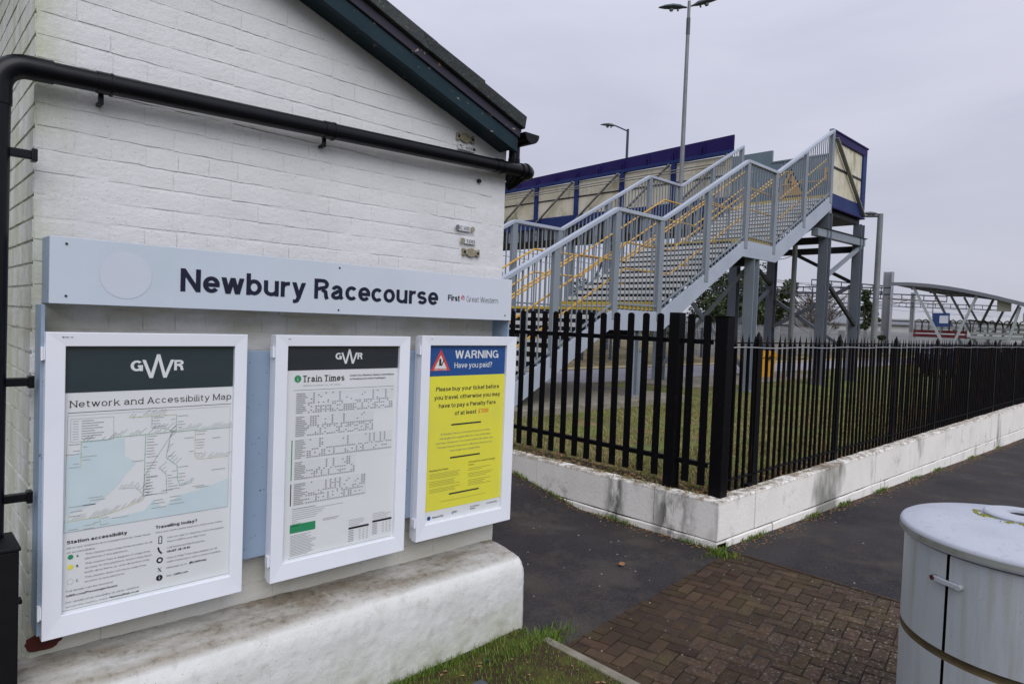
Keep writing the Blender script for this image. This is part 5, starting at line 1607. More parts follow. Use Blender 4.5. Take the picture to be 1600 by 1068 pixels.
# span going over the tracks
YE = 45.0
def zt_(y): return 8.94 - .0255 * (y - 12.5)
def zb_(y): return 8.25 - .0095 * (y - 12.5)
y = 12.46
while y < 44:
    y1 = y + 1.27
    MB().prism([(y + .004, zb_(y) + .14), (y1 - .004, zb_(y1) + .14), (y1 - .004, zt_(y1)), (y + .004, zt_(y))], 'x', BX0 - .05, BX0 + .02).build('parapet_plate', M['purple'], brg)
    MB().box(BX0 - .11, BX0 - .052, y1 - .10, y1 - .05, zb_(y1) + .15, zt_(y1) - .12).box(BX0 - .11, BX0 - .052, y1 + .02, y1 + .07, zb_(y1) + .15, zt_(y1) - .25).build('parapet_rib', M['purple'], brg)
    y = y1
MB().prism([(12.46, zb_(12.46)), (44, zb_(44)), (44, zb_(44) + .135), (12.46, zb_(12.46) + .135)], 'x', BX0 - .11, BX0 + .03).build('top_chord', M['blue'], brg, bevel=.01)
y = 12.46
k = 0
while y < 43:
    y1 = y + 2.54
    for (za, zc) in ((6.66, 7.46), (7.50, zb_(y1) - .005)):
        MB().box(BX0 + .02, BX0 + .05, y + .09, y1 - .09, za, zc).build('cream_panel', M['cream'], brg)
    MB().box(BX0 - .02, BX0 + .019, y, y1, 7.455, 7.505).build('panel_joint', M['dark'], brg)
    if k: MB().box(BX0 - .105, BX0 + .02, y - .095, y + .095, 6.30, zb_(y) - .003).build('bridge_post', M['blue'], brg, bevel=.006)
    MB().bar((BX0 - .145, y + .15, zb_(y) - .02), (BX0 - .145, y1 - .12, 6.45), .05, .11, (1, 0, 0)).build('diagonal_brace', M['brace'], brg)
    y = y1; k += 1
MB().box(BX0 - .10, BX0 + .06, 12.3, 44, 6.16, 6.655).build('bottom_chord', M['blue'], brg, bevel=.01)
MB().box(BX0 - .02, BX0 + .05, 12.3, 44, 5.62, 6.155).build('fascia_girder', M['dark'], brg)
y = 12.6
while y < 40:
    MB().box(BX0 - .05, BX0 - .022, y, y + .09, 5.62, 6.155).build('girder_stiffener', M['steel'], brg); y += .62
for zz in (7.93, 7.83):
    MB().cyl((BX0 - .20, 12.7, zz), (BX0 - .20, 44, zz - .16), .022, n=6).build('conduit', M['brace'], brg)
MB().box(BX1 - .05, BX1 + .02, 14.25, 44, 5.9, 8.6).build('far_parapet', M['panel_teal'], brg)
# warning notice on the landing back wall: yellow triangle and caption plate
wn_ = thing('warning_sign', 'yellow electricity warning triangle and plate on the grey wall at the stair top', 'sign', (BX1 - .12, 11.5, 7.4))
XW_ = BX1 - .125
def wposter():
    yc = 11.65
    MB().add([(XW_, yc + .62, 7.02), (XW_, yc - .62, 7.02), (XW_, yc, 8.18), (XW_ + .015, yc + .62, 7.02), (XW_ + .015, yc - .62, 7.02), (XW_ + .015, yc, 8.18)], [(0, 1, 2), (5, 4, 3), (0, 3, 4, 1), (1, 4, 5, 2), (2, 5, 3, 0)]).build('triangle', M['black_print'], wn_)
    MB().add([(XW_ - .003, yc + .54, 7.07), (XW_ - .003, yc - .54, 7.07), (XW_ - .003, yc, 8.08)], [(0, 1, 2)]).build('yellow_field', M['yellow'], wn_, recalc=False)
    MB().add([(XW_ - .006, yc + a, z) for a, z in ((.02, 7.92), (.10, 7.55), (.0, 7.58), (.06, 7.18), (-.10, 7.66), (-.01, 7.63), (-.06, 7.92))], [tuple(range(7))]).build('lightning_symbol', M['black_print'], wn_, recalc=False)
    MB().box(XW_ - .002, XW_ + .012, yc - .62, yc + .62, 6.52, 7.0).build('caption_plate', M['orange_plate'], wn_)
    vv, ff = text_geo('CAUTION', .03)
    w_ = max(a for a, b in vv); k = 1.0 / w_
    MB().add([(XW_ - .005, yc + .5 - a * k, 6.66 + b * k * 1.2) for a, b in vv], ff).build('lettering', M['black_print'], wn_, recalc=False)
M['orange_plate'] = simple('orange_sign_plate', (.70, .36, .05), .5)
wposter()
yp = thing('notice_plate', 'small yellow notice on the grey landing wall right of the warning triangle', 'sign', (BX1 - .12, 9.7, 7.6))
MB().box(BX1 - .125, BX1 - .1005, 9.75, 10.35, 7.55, 7.98).build('plate', M['orange_plate'], yp, bevel=.004)
MB().box(BX1 - .128, BX1 - .1255, 9.82, 10.28, 7.72, 7.80).build('lettering', M['black_print'], yp)
# trestle legs and bracing under the landing
zc_ = 5.72
for (x, y) in ((BX0 + .0, NY + .0), (BX1 - .12, NY), (BX0, FYs), (BX1 - .12, FYs)):
    hcol(brg, x, y + .1, 0, zc_, .30, 'trestle_leg', 'leg')
for y in (NY + .1, FYs + .1):
    MB().bar((BX0 - .9, y - .01, 5.02), (BX1 + .25, y - .01, 5.10), .22, .26).build('trestle_beam', M['steel'], brg)
    MB().bar((BX0 - .9, y - .01, 5.17), (BX1 + .35, y - .01, 5.25), .30, .025).build('beam_flange', M['dark'], brg)
MB().bar((BX0 + .17, NY + .05, 3.66), (BX1 + .1, NY + .05, 4.98), .10, .12).build('cross_brace', M['steel'], brg)
MB().bar((BX0 + .17, NY + .05, 3.44), (BX1 + .0, NY + .05, 1.95), .10, .13).build('cross_brace', M['dark'], brg)
MB().bar((BX0 + .17, FYs + .1, 4.95), (BX1 - .2, FYs + .1, 3.55), .10, .12).build('cross_brace', M['dark'], brg)
MB().bar((BX0 + .17, FYs + .1, 1.85), (BX1 - .2, FYs + .1, 3.42), .10, .12).build('cross_brace', M['leg'], brg)
xq = BX1 - .12
MB().bar((xq, FYs - .05, 5.15), (xq, NY + .25, 3.62), .11, .12).build('cross_brace', M['dark'], brg)
MB().bar((xq, FYs - .05, 1.9), (xq, NY + .25, 3.5), .11, .12).build('cross_brace', M['leg'], brg)
MB().bar((xq + .12, FYs - .05, 2.95), (xq + .12, NY + .25, 1.05), .11, .12).build('cross_brace', M['leg'], brg)
for x in (BX0, xq): MB().box(x - .08, x + .08, NY + .25, FYs - .05, 4.72, 4.95).build('trestle_tie', M['dark'], brg)
MB().bar((BX0 - .05, NY + .3, 5.5), (L2b + .5, NY + .3, 4.1), .14, .18).build('raking_beam', M['dark'], brg)
# legs further out under the span
for y in (20.5, 33.0):
    for x in (BX0 + .2, BX1 - .2): hcol(brg, x, y, 0, zc_, .30, 'trestle_leg')
    MB().bar((BX0 + .35, y, 1.0), (BX1 - .35, y, 5.2), .1, .1).build('cross_brace', M['steel'], brg)
sp = thing('service_pole', 'thin pale green pole under the footbridge with drooping cables at its top', 'pole', (24.6, 10.72, 0))
MB().cyl((24.62, 10.72, 0), (24.62, 10.72, 5.7), .09, n=12).build('pole', M['lamp_post'], sp, smooth=True)
for dz in (0, .35):
    pts = [(24.62 - t * 1.6, 10.72 + t * .9, 4.9 - dz + .5 * (t - .5) ** 2 * 2 - .2) for t in [k / 10 for k in range(11)]]
    MB().tube(pts, .012, 5).build('cable', M['dark'], sp)

# ------------------------------------------------------------------ lamp posts
def lamp_head(base, d, L, m, par):
    """cobra style lantern; base = fixing point, d = unit direction (points outwards/upwards)"""
    d = Vector(d).normalized(); s_ = d.cross(Vector((0, 0, 1))).normalized(); up = s_.cross(d)
    secs = [(0, .035, .03), (.12, .05, .045), (.25, .10, .085), (.5, .125, .10), (.78, .10, .07), (1.0, .03, .02)]
    vv, ff = [], []
    n = 10
    for t, wd_, hh in secs:
        c = Vector(base) + d * (L * t) + up * (.02 * math.sin(t * PI))
        for i in range(n):
            a = 2 * PI * i / n
            vv.append(c + s_ * (wd_ * L * 1.25 * math.cos(a)) + up * (hh * L * (1.1 if math.sin(a) > 0 else .55) * math.sin(a)))
    for k in range(len(secs) - 1):
        for i in range(n): ff.append((k * n + i, k * n + (i + 1) % n, (k + 1) * n + (i + 1) % n, (k + 1) * n + i))
    ff += [tuple(range(n)), tuple((len(secs) - 1) * n + i for i in range(n))]
    MB().add(vv, ff).build('lamp_head', M[m], par, smooth=True)
    c = Vector(base) + d * (L * .55) - up * (.07 * L)
    MB().cyl(c + up * .02, c - up * (.05 * L), .085 * L, .06 * L, 12).build('lamp_lens', M['lens'], par, smooth=True)
    c = Vector(base) + d * (L * .32) - up * (.05 * L)
    MB().cyl(c + up * .02, c - up * (.07 * L), .035 * L, n=8).build('photocell', M[m], par)
LX, LY = 19.72, 12.60
lp = thing('lamp_post', 'tall grey lamp post with two lantern heads standing behind the staircase', 'lamp post', (LX, LY, 0))
MB().cyl((LX, LY, 0), (LX, LY, 1.6), .14, n=16).build('base_section', M['lamp_post'], lp, smooth=True)
MB().cyl((LX, LY, 1.6), (LX, LY, 12.15), .098, .058, n=16).build('pole', M['lamp_post'], lp, smooth=True)
MB().cyl((LX, LY, 11.6), (LX, LY, 12.15), .068, n=16).build('collar', M['lamp_head'], lp, smooth=True)
MB().cyl((LX, LY, 12.15), (LX, LY, 12.72), .052, n=14).build('spigot', M['lamp_post'], lp, smooth=True)
dl = Vector((-.72, .69, -.02))
lamp_head((LX - .05, LY + .05, 12.5), (-.72, .69, -.035), .95, 'lamp_head', lp)
lamp_head((LX + .05, LY - .05, 12.55), (.72, -.69, .30), .95, 'lamp_head', lp)
l2 = thing('lamp_post', 'slim dark lamp post with one lantern rising beyond the purple bridge parapet', 'lamp post', (28, 21.2, 0))
MB().cyl((28, 21.2, 0), (28, 21.2, 11.85), .09, .065, n=12).build('pole', M['lamp_dark'], l2, smooth=True)
MB().cyl((28, 21.2, 11.75), (27.85, 21.95, 12.15), .035, n=8).build('bracket_arm', M['lamp_dark'], l2)
lamp_head((27.87, 21.85, 12.1), (-.2, .95, .20), .95, 'lamp_head', l2)
l3 = thing('lamp_post', 'grey lamp post with one left-pointing lantern, just right of the landing box', 'lamp post', (31.3, 10, 0))
MB().cyl((31.3, 10, -.05), (31.3, 10, 6.95), .135, .115, n=12).build('pole', M['lamp_post'], l3, smooth=True)
MB().cyl((31.3, 10, 6.85), (30.6, 10.6, 6.80), .05, n=8).build('bracket_arm', M['lamp_head'], l3)
lamp_head((31.25, 10.03, 6.92), (-.75, .66, -.02), .85, 'lamp_head', l3)
MB().bar((30.7, 10.5, 6.78), (29.3, 11.4, 6.72), .05, .05).build('bracket_arm', M['lamp_head'], l3)
# ------------------------------------------------------------------ litter bin, lower right
bn = thing('litter_bin', 'large round pale grey litter bin with a domed lid and a door latch', 'litter bin', (3.23, .42, 0))
BCX, BCY, BR, BZ = 3.235, .42, .452, 1.0
def ringpts(rad, z, n=72, a0=0, a1=2 * PI, closed=True):
    m_ = n if closed else n + 1
    return [(BCX + rad * math.cos(a0 + (a1 - a0) * k / n), BCY + rad * math.sin(a0 + (a1 - a0) * k / n), z) for k in range(m_)]
def lathe(secs, n=72, a0=0, a1=2 * PI, closed=True):
    mb = MB(); vv = []
    for rad, z in secs: vv += ringpts(rad, z, n, a0, a1, closed)
    m_ = n if closed else n + 1
    ff = []
    for k in range(len(secs) - 1):
        for i in range(n):
            j = (i + 1) % m_; ff.append((k * m_ + i, k * m_ + j, (k + 1) * m_ + j, (k + 1) * m_ + i))
    mb.add(vv, ff); return mb
lid = lathe([(BR - .03, BZ - .040), (BR - .006, BZ - .041), (BR - .001, BZ - .034), (BR, BZ - .010), (BR - .004, BZ - .001), (BR - .012, BZ + .004), (BR * .7, BZ + .011), (BR * .35, BZ + .015), (.01, BZ + .016)], 96)
lid.build('lid', M['lid'], bn, smooth=True)
lathe([(BR + .0005, BZ - .032), (BR + .001, BZ - .012)], 96, math.radians(110), math.radians(262), False).build('mossy_rim', M['rim'], bn, smooth=True)
cx0 = lathe([(.13, BZ + .0145), (.132, BZ + .024), (.125, BZ + .030), (.05, BZ + .032), (.048, BZ + .022), (.01, BZ + .021)], 40)
# centre plate sits off centre towards the camera's right
off = Vector((.20, .075, 0))
cx0.v = [(a + off.x, b_ + off.y, c) for a, b_, c in cx0.v]
cx0.build('stubber_plate', M['lid'], bn, smooth=True)
hl = lathe([(.0465, BZ + .0225), (.001, BZ + .0226)], 20); hl.v = [(a + off.x, b_ + off.y, c) for a, b_, c in hl.v]; hl.build('stubber_hole', M['black_steel'], bn)
ms = MB()
for _ in range(240):
    a = random.uniform(math.radians(100), math.radians(215)); rr_ = random.uniform(.125, .165) ; x, y = BCX + off.x + rr_ * math.cos(a), BCY + off.y + rr_ * math.sin(a)
    if noise.noise(Vector((x * 22, y * 22, 0))) < -.05: continue
    ms.add([(x - .006, y, BZ + .013), (x, y - .006, BZ + .013), (x + .006, y, BZ + .013), (x, y + .006, BZ + .013), (x, y, BZ + .020)], [(0, 1, 4), (1, 2, 4), (2, 3, 4), (3, 0, 4)])
tag(ms.build('moss_patch', M['moss'], bn), kind='stuff')
# door seam direction: the photo shows it left of centre
seam = math.atan2(.585 - BCY, 2.83 - BCX)
seam = math.radians(153)
g_ = .014
RB = BR - .020
body = lathe([(RB - .02, BZ - .045), (RB, BZ - .050), (RB, .592)], 90, seam + g_, seam + 2 * PI - g_, False)
body.build('upper_body', M['bin'], bn, smooth=True)
lathe([(RB, .560), (RB, .04), (RB - .02, .03)], 90, seam + g_, seam + 2 * PI - g_, False).build('lower_body', M['bin'], bn, smooth=True)
lathe([(RB - .001, .594), (RB - .012, .588), (RB - .012, .566), (RB - .001, .5595)], 96).build('belt_groove', M['belt'], bn, smooth=True)
lathe([(RB - .014, BZ - .05), (RB - .014, .03)], 60, seam - .05, seam + .05, False).build('seam_backing', M['black_steel'], bn)
lathe([(RB + .01, .0), (RB + .01, -.03), (.01, -.03)], 48).build('base', M['concrete'], bn)
for v in (0,):
    a0, a1 = seam + .13, seam - .125; nn = 10
    vv, ff = [], []
    for k in range(nn + 1):
        t = a0 + (a1 - a0) * k / nn
        for rr_, zz in ((RB + .004, -.009), (RB + .017, -.009), (RB + .017, .009), (RB + .004, .009)):
            vv.append((BCX + rr_ * math.cos(t), BCY + rr_ * math.sin(t), BZ - .150 + zz))
    for k in range(nn):
        for i in range(4): ff.append((k * 4 + i, k * 4 + (i + 1) % 4, k * 4 + 4 + (i + 1) % 4, k * 4 + 4 + i))
    ff += [(0, 1, 2, 3), tuple(nn * 4 + i for i in (3, 2, 1, 0))]
    MB().add(vv, ff).build('latch_bar', M['bin'], bn, bevel=.002)
    for t, mm in ((a0 - .01, 'bin'), (a1 + .012, 'rust')):
        d = Vector((math.cos(t), math.sin(t), 0)); c = Vector((BCX, BCY, BZ - .150))
        MB().cyl(c + d * (RB + .020), c + d * (RB - .002), .0095, n=10).build('latch_boss', M[mm], bn)

# ------------------------------------------------------------------ beyond the lawn
car = thing('parked_car', 'dark blue hatchback parked behind the black railing towards the right', 'car', (34.5, 7.0, 0))
def carmesh():
    d = Vector((.82, -.57, 0)); s_ = Vector((.57, .82, 0)); c = Vector((34.8, 7.2, 0))
    def P(a, b, z): return c + d * a + s_ * b + Vector((0, 0, z))
    prof_c = [(-2.0, .35), (-2.05, .75), (-1.95, 1.0), (-1.75, 1.06), (-1.35, 1.42), (-.2, 1.47), (.55, 1.38), (1.15, 1.0), (1.9, .85), (2.05, .6), (2.0, .35)]
    vv = [P(a, -.82 + (.10 if z > 1.1 else 0), z) for a, z in prof_c] + [P(a, .82 - (.10 if z > 1.1 else 0), z) for a, z in prof_c]
    n = len(prof_c)
    ff = [(i, (i + 1) % n, n + (i + 1) % n, n + i) for i in range(n)] + [tuple(range(n - 1, -1, -1)), tuple(range(n, 2 * n))]
    MB().add(vv, ff).build('body', M['carblue'], car, bevel=.05)
    for b_ in (-.79, .79):
        q = [P(a, b_ * (1.0), z) for a, z in ((-1.6, 1.04), (-1.3, 1.34), (-.2, 1.39), (.5, 1.31), (1.0, 1.03))]
        q2 = [p_ + s_ * (.012 if b_ > 0 else -.012) * 1 for p_ in q]
        MB().add(q2, [(0, 1, 2, 3, 4)]).build('window', M['window'], car)
        for a in (-1.3, 1.3):
            w_ = MB().cyl(P(a, b_ - .1, .32), P(a, b_ + .06 * (1 if b_ > 0 else 1), .32), .32, n=18).build('wheel', M['tyre'], car, smooth=True)
            MB().cyl(P(a, b_ + (.065 if b_ > 0 else -.105), .32), P(a, b_ + (.07 if b_ > 0 else -.11), .32), .19, n=14).build('rim', M['galv'], w_)
    for b_ in (-.6, .6): MB().box(-.02, .02, -.12, .12, .62, .78)
    for b_ in (-.62, .62):
        p0 = P(-2.06, b_, .85); MB().cyl(p0, p0 - d * .02, .09, n=10).build('tail_light', M['red'], car)
carmesh()
gb = thing('grit_bin', 'yellow grit bin standing by the access road under the footbridge', 'grit bin', (23.5, 11.3, 0))
MB().prism([(23.1, .0), (24.0, .0), (24.1, .75), (23.0, .75)], 'y', 11.0, 11.7).build('tub', M['gritbin'], gb, bevel=.03)
MB().prism([(22.96, .76), (24.14, .76), (24.0, .98), (23.1, 1.02)], 'y', 10.95, 11.75).build('lid', M['gritbin'], gb, bevel=.02)
MB().box(23.45, 23.65, 10.93, 10.95, .70, .82).build('hasp', M['dark'], gb)
gp = thing('gate_post', 'short grey service post with a black bracket under the first stair landing', 'post', (13.0, 9.3, .1))
MB().box(12.95, 13.2, 9.2, 9.32, .14, 1.15).build('post', M['steel'], gp, bevel=.01)
MB().box(12.9, 13.25, 9.17, 9.35, 1.15, 1.18).build('cap_plate', M['steel'], gp)
MB().box(12.82, 12.95, 9.22, 9.27, .95, 1.0).build('bracket', M['dark'], gp)

# pale palisade along the railway
pf = thing('palisade_fence', 'long pale grey palisade fence running along the railway behind the access road', 'fence', (60, 18.5, 0))
st = MB(); st2 = MB()
x = 29.5; n = 0
pal_me = mesh_of(MB().prism([(-.035, 0), (.035, 0), (.035, 1.8), (0, 1.95), (-.035, 1.8)], 'y', -.008, .008), 'pale', M['galv'])
while x < 110:
    if n < 290: inst('pale', pal_me, pf, (x, 18.4, .12))
    else: st.prism([(x - .035, .1), (x + .035, .1), (x + .035, 1.9), (x, 2.05), (x - .035, 1.9)], 'y', 18.39, 18.41)
    x += .155; n += 1
tag(st.build('far_pales', M['galv'], pf), kind='stuff')
MB().box(29, 110, 18.42, 18.46, .5, .56).box(29, 110, 18.42, 18.46, 1.6, 1.66).build('rail', M['galv'], pf)
# dark boundary fence on the left, seen between the stair columns
lf = thing('wire_fence', 'thin grey post and wire fence at the foot of the dry grass bank', 'fence', (15, 18, 0))
for k in range(14):
    MB().box(8 + k * 1.9, 8.08 + k * 1.9, 18.0, 18.08, .1, 1.75).build('fence_post', M['lamp_dark'], lf)
for z in (.5, .9, 1.3, 1.65): MB().box(8, 33, 18.03, 18.05, z, z + .012).build('wire', M['galv'], lf)

# trees
def leaf_cloud(mb_v, mb_f, tint, c, rx, rz_, n, s_):
    for _ in range(n):
        a = rng.uniform(0, 2 * PI); zc = rng.uniform(-1, 1); rr_ = rng.uniform(.35, 1) ** .5
        d = math.sqrt(1 - zc * zc)
        p = np.array([c[0] + rx * rr_ * d * math.cos(a), c[1] + rx * rr_ * d * math.sin(a), c[2] + rz_ * rr_ * zc])
        u_ = rng.normal(size=3); u_ /= np.linalg.norm(u_); v_ = np.cross(u_, rng.normal(size=3)); v_ /= np.linalg.norm(v_)
        s2 = s_ * rng.uniform(.6, 1.4); k = len(mb_v)
        mb_v += [tuple(p - u_ * s2), tuple(p + v_ * s2 * .6), tuple(p + u_ * s2), tuple(p - v_ * s2 * .6)]
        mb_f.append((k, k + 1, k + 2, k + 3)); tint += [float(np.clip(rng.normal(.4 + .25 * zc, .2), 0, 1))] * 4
def tree(x, y, h, rad, label, seed, dens=1.0, conifer=False, bare=False, leaf=.16, z0=.2):
    rd = random.Random(seed)
    t = thing('tree', label, 'tree', (x, y, z0))
    tk = MB(); tk.tube([(x, y, z0), (x + .1, y, z0 + h * .3), (x - .05, y + .1, z0 + h * .6), (x + .05, y, z0 + h * .92)], [h * .03, h * .024, h * .016, h * .005], 8)
    V, Fc, T = [], [], []
    tw = MB()
    nb = 26 if not bare else 60
    for k in range(nb):
        t_ = rd.uniform(.22, .95); a = rd.uniform(0, 2 * PI)
        L = rad * (1 - t_) * 1.15 if conifer else rad * math.sqrt(max(.05, 1 - (2 * t_ - 1.15) ** 2)) * rd.uniform(.5, 1.05)
        zb = z0 + h * t_ * (.92 if conifer else .75)
        e = (x + L * math.cos(a), y + L * math.sin(a), zb + (L * .1 if conifer else L * rd.uniform(.3, .8)))
        m_ = ((x * .5 + e[0] * .5), (y * .5 + e[1] * .5), zb + (e[2] - zb) * .35)
        tw.tube([(x, y, zb), m_, e], [h * .008, h * .005, h * .002], 5)
        if bare:
            for q in range(9):
                a2 = a + rd.uniform(-1.2, 1.2); L2 = L * rd.uniform(.25, .5); s0 = rd.uniform(.4, 1)
                p0 = tuple(m_[i] + (e[i] - m_[i]) * s0 for i in range(3))
                tw.tube([p0, (p0[0] + L2 * math.cos(a2), p0[1] + L2 * math.sin(a2), p0[2] + L2 * rd.uniform(.4, 1.2))], [h * .0035, h * .0012], 4)
        else:
            nl = int(150 * dens)
            leaf_cloud(V, Fc, T, e, rad * (.22 if conifer else .30) , rad * (.14 if conifer else .24), nl, leaf)
            leaf_cloud(V, Fc, T, m_, rad * .22, rad * .16, nl // 3, leaf)
    tk.build('trunk', M['bark'], t, smooth=True)
    tw.build('branches', M['twig'] if bare else M['bark'], t)
    if V:
        mb = MB().add(V, Fc)
        o = mb.build('crown', M['leaf_dark'], t, recalc=False)
        at = o.data.attributes.new('tint', 'FLOAT', 'POINT'); at.data.foreach_set('value', T)
    return t
tree(65.8, 36.2, 8.6, 4.3, 'dark evergreen tree framed under the lower stair flight', 1, 1.3)
tree(72.4, 34.2, 7.6, 3.0, 'dark rounded evergreen tree between the stair columns', 2, 1.3)
tree(70.0, 36.5, 6.0, 3.2, 'lower bushy evergreen tree left of the stair columns', 8, 1.2)
tree(57.0, 18.9, 5.6, 1.4, 'narrow dark conifer beside the right trestle leg', 3, .9, True, leaf=.10)
tree(83.5, 33.9, 7.5, 3.0, 'bare winter tree in front of the distant sky under the landing', 4, bare=True)
tree(55.0, 21.5, 5.2, 1.8, 'bare thin tree left of the dark conifer', 5, bare=True)
tree(52.0, 42.0, 5.0, 3.4, 'hedge-like green tree far behind the first stair flight', 6, 1.0)
tree(40.0, 50.0, 8.0, 4.5, 'dark evergreen tree at the far left under the bridge span', 7, 1.2)
tree(34.0, 56.0, 6.5, 4.5, 'low green tree beyond the tracks at the corner of the white wall', 9, 1.0)

# far buildings
def shed(name, x, y, L, D, h, hr, ang, wall, roof, label, door=True):
    t = thing(name, label, 'building', (x, y, 0))
    ca_, sa_ = math.cos(ang), math.sin(ang)
    def P(a, b, z): return (x + a * ca_ - b * sa_, y + a * sa_ + b * ca_, z)
    vv = [P(-L / 2, -D / 2, 0), P(L / 2, -D / 2, 0), P(L / 2, D / 2, 0), P(-L / 2, D / 2, 0), P(-L / 2, -D / 2, h), P(L / 2, -D / 2, h), P(L / 2, D / 2, h), P(-L / 2, D / 2, h), P(-L / 2, 0, h + hr - .1), P(L / 2, 0, h + hr - .1)]
    MB().add(vv, [(0, 1, 5, 4), (2, 3, 7, 6), (1, 2, 6, 9, 5), (3, 0, 4, 8, 7), (4, 5, 9, 8), (6, 7, 8, 9)]).build('wall', M[wall], t)
    e = .4
    vv = [P(-L / 2 - e, -D / 2 - e, h - .05), P(L / 2 + e, -D / 2 - e, h - .05), P(L / 2 + e, 0, h + hr), P(-L / 2 - e, 0, h + hr), P(L / 2 + e, D / 2 + e, h - .05), P(-L / 2 - e, D / 2 + e, h - .05)]
    MB().add(vv + [(a, b, c + .18) for a, b, c in vv], [(0, 1, 2, 3), (3, 2, 4, 5), (6, 7, 8, 9), (9, 8, 10, 11), (0, 1, 7, 6), (4, 5, 11, 10), (1, 2, 8, 7), (2, 4, 10, 8), (0, 3, 9, 6), (3, 5, 11, 9)]).build('roof', M[roof], t)
    def op(nm, a0, a1, z0, z1, m_, side_x=False):
        if side_x: vv = [P(-L / 2 - .04, a0, z0), P(-L / 2 - .04, a1, z0), P(-L / 2 - .04, a1, z1), P(-L / 2 - .04, a0, z1), P(-L / 2 + .1, a0, z0), P(-L / 2 + .1, a1, z0), P(-L / 2 + .1, a1, z1), P(-L / 2 + .1, a0, z1)]
        else: vv = [P(a0, -D / 2 - .04, z0), P(a1, -D / 2 - .04, z0), P(a1, -D / 2 - .04, z1), P(a0, -D / 2 - .04, z1), P(a0, -D / 2 + .1, z0), P(a1, -D / 2 + .1, z0), P(a1, -D / 2 + .1, z1), P(a0, -D / 2 + .1, z1)]
        MB().add(vv, [(0, 1, 2, 3), (0, 1, 5, 4), (3, 2, 6, 7), (1, 2, 6, 5), (0, 3, 7, 4), (4, 5, 6, 7)]).build(nm, M[m_], t)
    if door:
        op('door', -.8, .8, 0, 2.6, 'dark', True); op('window', -L * .3, -L * .3 + 1.2, 1.1, 2.1, 'window'); op('window', L * .1, L * .1 + 1.2, 1.1, 2.1, 'window')
    return t
shed('industrial_unit', 93.5, 38.2, 9, 8, 3.0, 1.9, -.35, 'pale_wall', 'grey_roof', 'small pale grey shed with a low pitched roof framed under the landing box')
shed('industrial_unit', 108, 34, 24, 10, 3.2, .5, -.9, 'pale_wall', 'grey_roof', 'long low pale building with a dark red roof edge far behind the trestle', False)
t_ = thing('railway_carriage', 'long red roofed carriage body showing beyond the far fence', 'carriage', (100, 28, 0))
shed('industrial_unit', 120, 22, 40, 10, 4.0, .8, -1.0, 'pale_wall', 'pale_wall', 'long white warehouse on the horizon left of the cycle canopy', False)
bpy.data.objects.remove(t_)
MB().box(0, 0, 0, 0, 0, 0)
hd = thing('hedge', 'dull green hedge along the far side of the railway', 'hedge', (60, 44, 0))
V, Fc, T = [], [], []
for k in range(60):
    tt = k / 59; cx_, cy_ = 22 + 75 * tt, 62 - 22 * tt
    leaf_cloud(V, Fc, T, (cx_ + rng.normal(0, .6), cy_, 1.3 + rng.normal(0, .35)), 1.5, 1.3, 150, .22)
o = MB().add(V, Fc).build('foliage', M['leaf_dark'], hd, recalc=False); at = o.data.attributes.new('tint', 'FLOAT', 'POINT'); at.data.foreach_set('value', T)

# overhead line equipment
def mast(x, y, h, s_, label, m='galv'):
    t = thing('overhead_line_mast', label, 'mast', (x, y, 0))
    MB().box(x - s_ / 2, x + s_ / 2, y - s_ / 2, y - s_ / 2 + .03, 0, h).box(x - s_ / 2, x + s_ / 2, y + s_ / 2 - .03, y + s_ / 2, 0, h).box(x - .03, x + .03, y - s_ / 2 + .031, y + s_ / 2 - .031, 0, h).build('column', M[m], t)
    return t
def boom(t, p, q, dep):
    p, q = Vector(p), Vector(q)
    mb = MB().bar(p, q, .10, .10).bar(p - Vector((0, 0, dep)), q - Vector((0, 0, dep)), .10, .10)
    n = max(3, int((q - p).length / .8))
    for k in range(n + 1):
        a = p + (q - p) * k / n; mb.bar(a, a - Vector((0, 0, dep)), .06, .06)
    mb.build('boom', M['gantry'], t)
m1 = mast(60, 18.28, 6.9, .62, 'wide pale grey overhead line mast beside the cycle canopy')
boom(m1, (60, 18.0, 5.6), (60, 34, 5.9), .55)
MB().bar((60, 18.3, 4.75), (60, 15.3, 4.5), .08, .08).build('cantilever', M['brace'], m1)
MB().bar((60, 18.3, 4.1), (60, 16.2, 4.8), .05, .05).build('cantilever', M['brace'], m1)
boom(m1, (60, 24.5, 6.4), (60, 18.6, 5.75), .5)
m2 = mast(66, 23.3, 6.3, .35, 'slim grey overhead line mast between the trestle and the wide mast')
boom(m2, (66, 23.3, 5.6), (66, 15.5, 5.2), .45)
MB().bar((66, 16.5, 4.8), (66, 16.5, 3.3), .07, .07).build('dropper', M['brace'], m2)
m3 = mast(74, 40, 7.4, .4, 'far overhead line mast with a lattice boom behind the landing legs')
boom(m3, (74, 40, 6.4), (74, 27.5, 6.0), .45)
MB().bar((74, 30, 6.0), (74, 30, 4.6), .06, .06).build('dropper', M['brace'], m3)
for (k, (z, yy)) in enumerate([(5.6, 22), (4.7, 22), (5.9, 26), (5.0, 26), (6.6, 30), (6.9, 33)]):
    t = thing('overhead_wire', 'thin overhead railway wire, number counted upwards' if False else ['lower near contact wire above the tracks', 'lowest near contact wire above the tracks', 'upper catenary wire over the middle track', 'lower contact wire over the middle track', 'upper wire over the far track', 'highest wire beyond the far track'][k], 'wire', (60, yy, z))
    pts = [(18 + q * 4, yy, z + .25 * math.cos(q * 2 * PI / 12)) for q in range(40)]
    MB().tube(pts, .013, 4).build('wire', M['dark'], t)

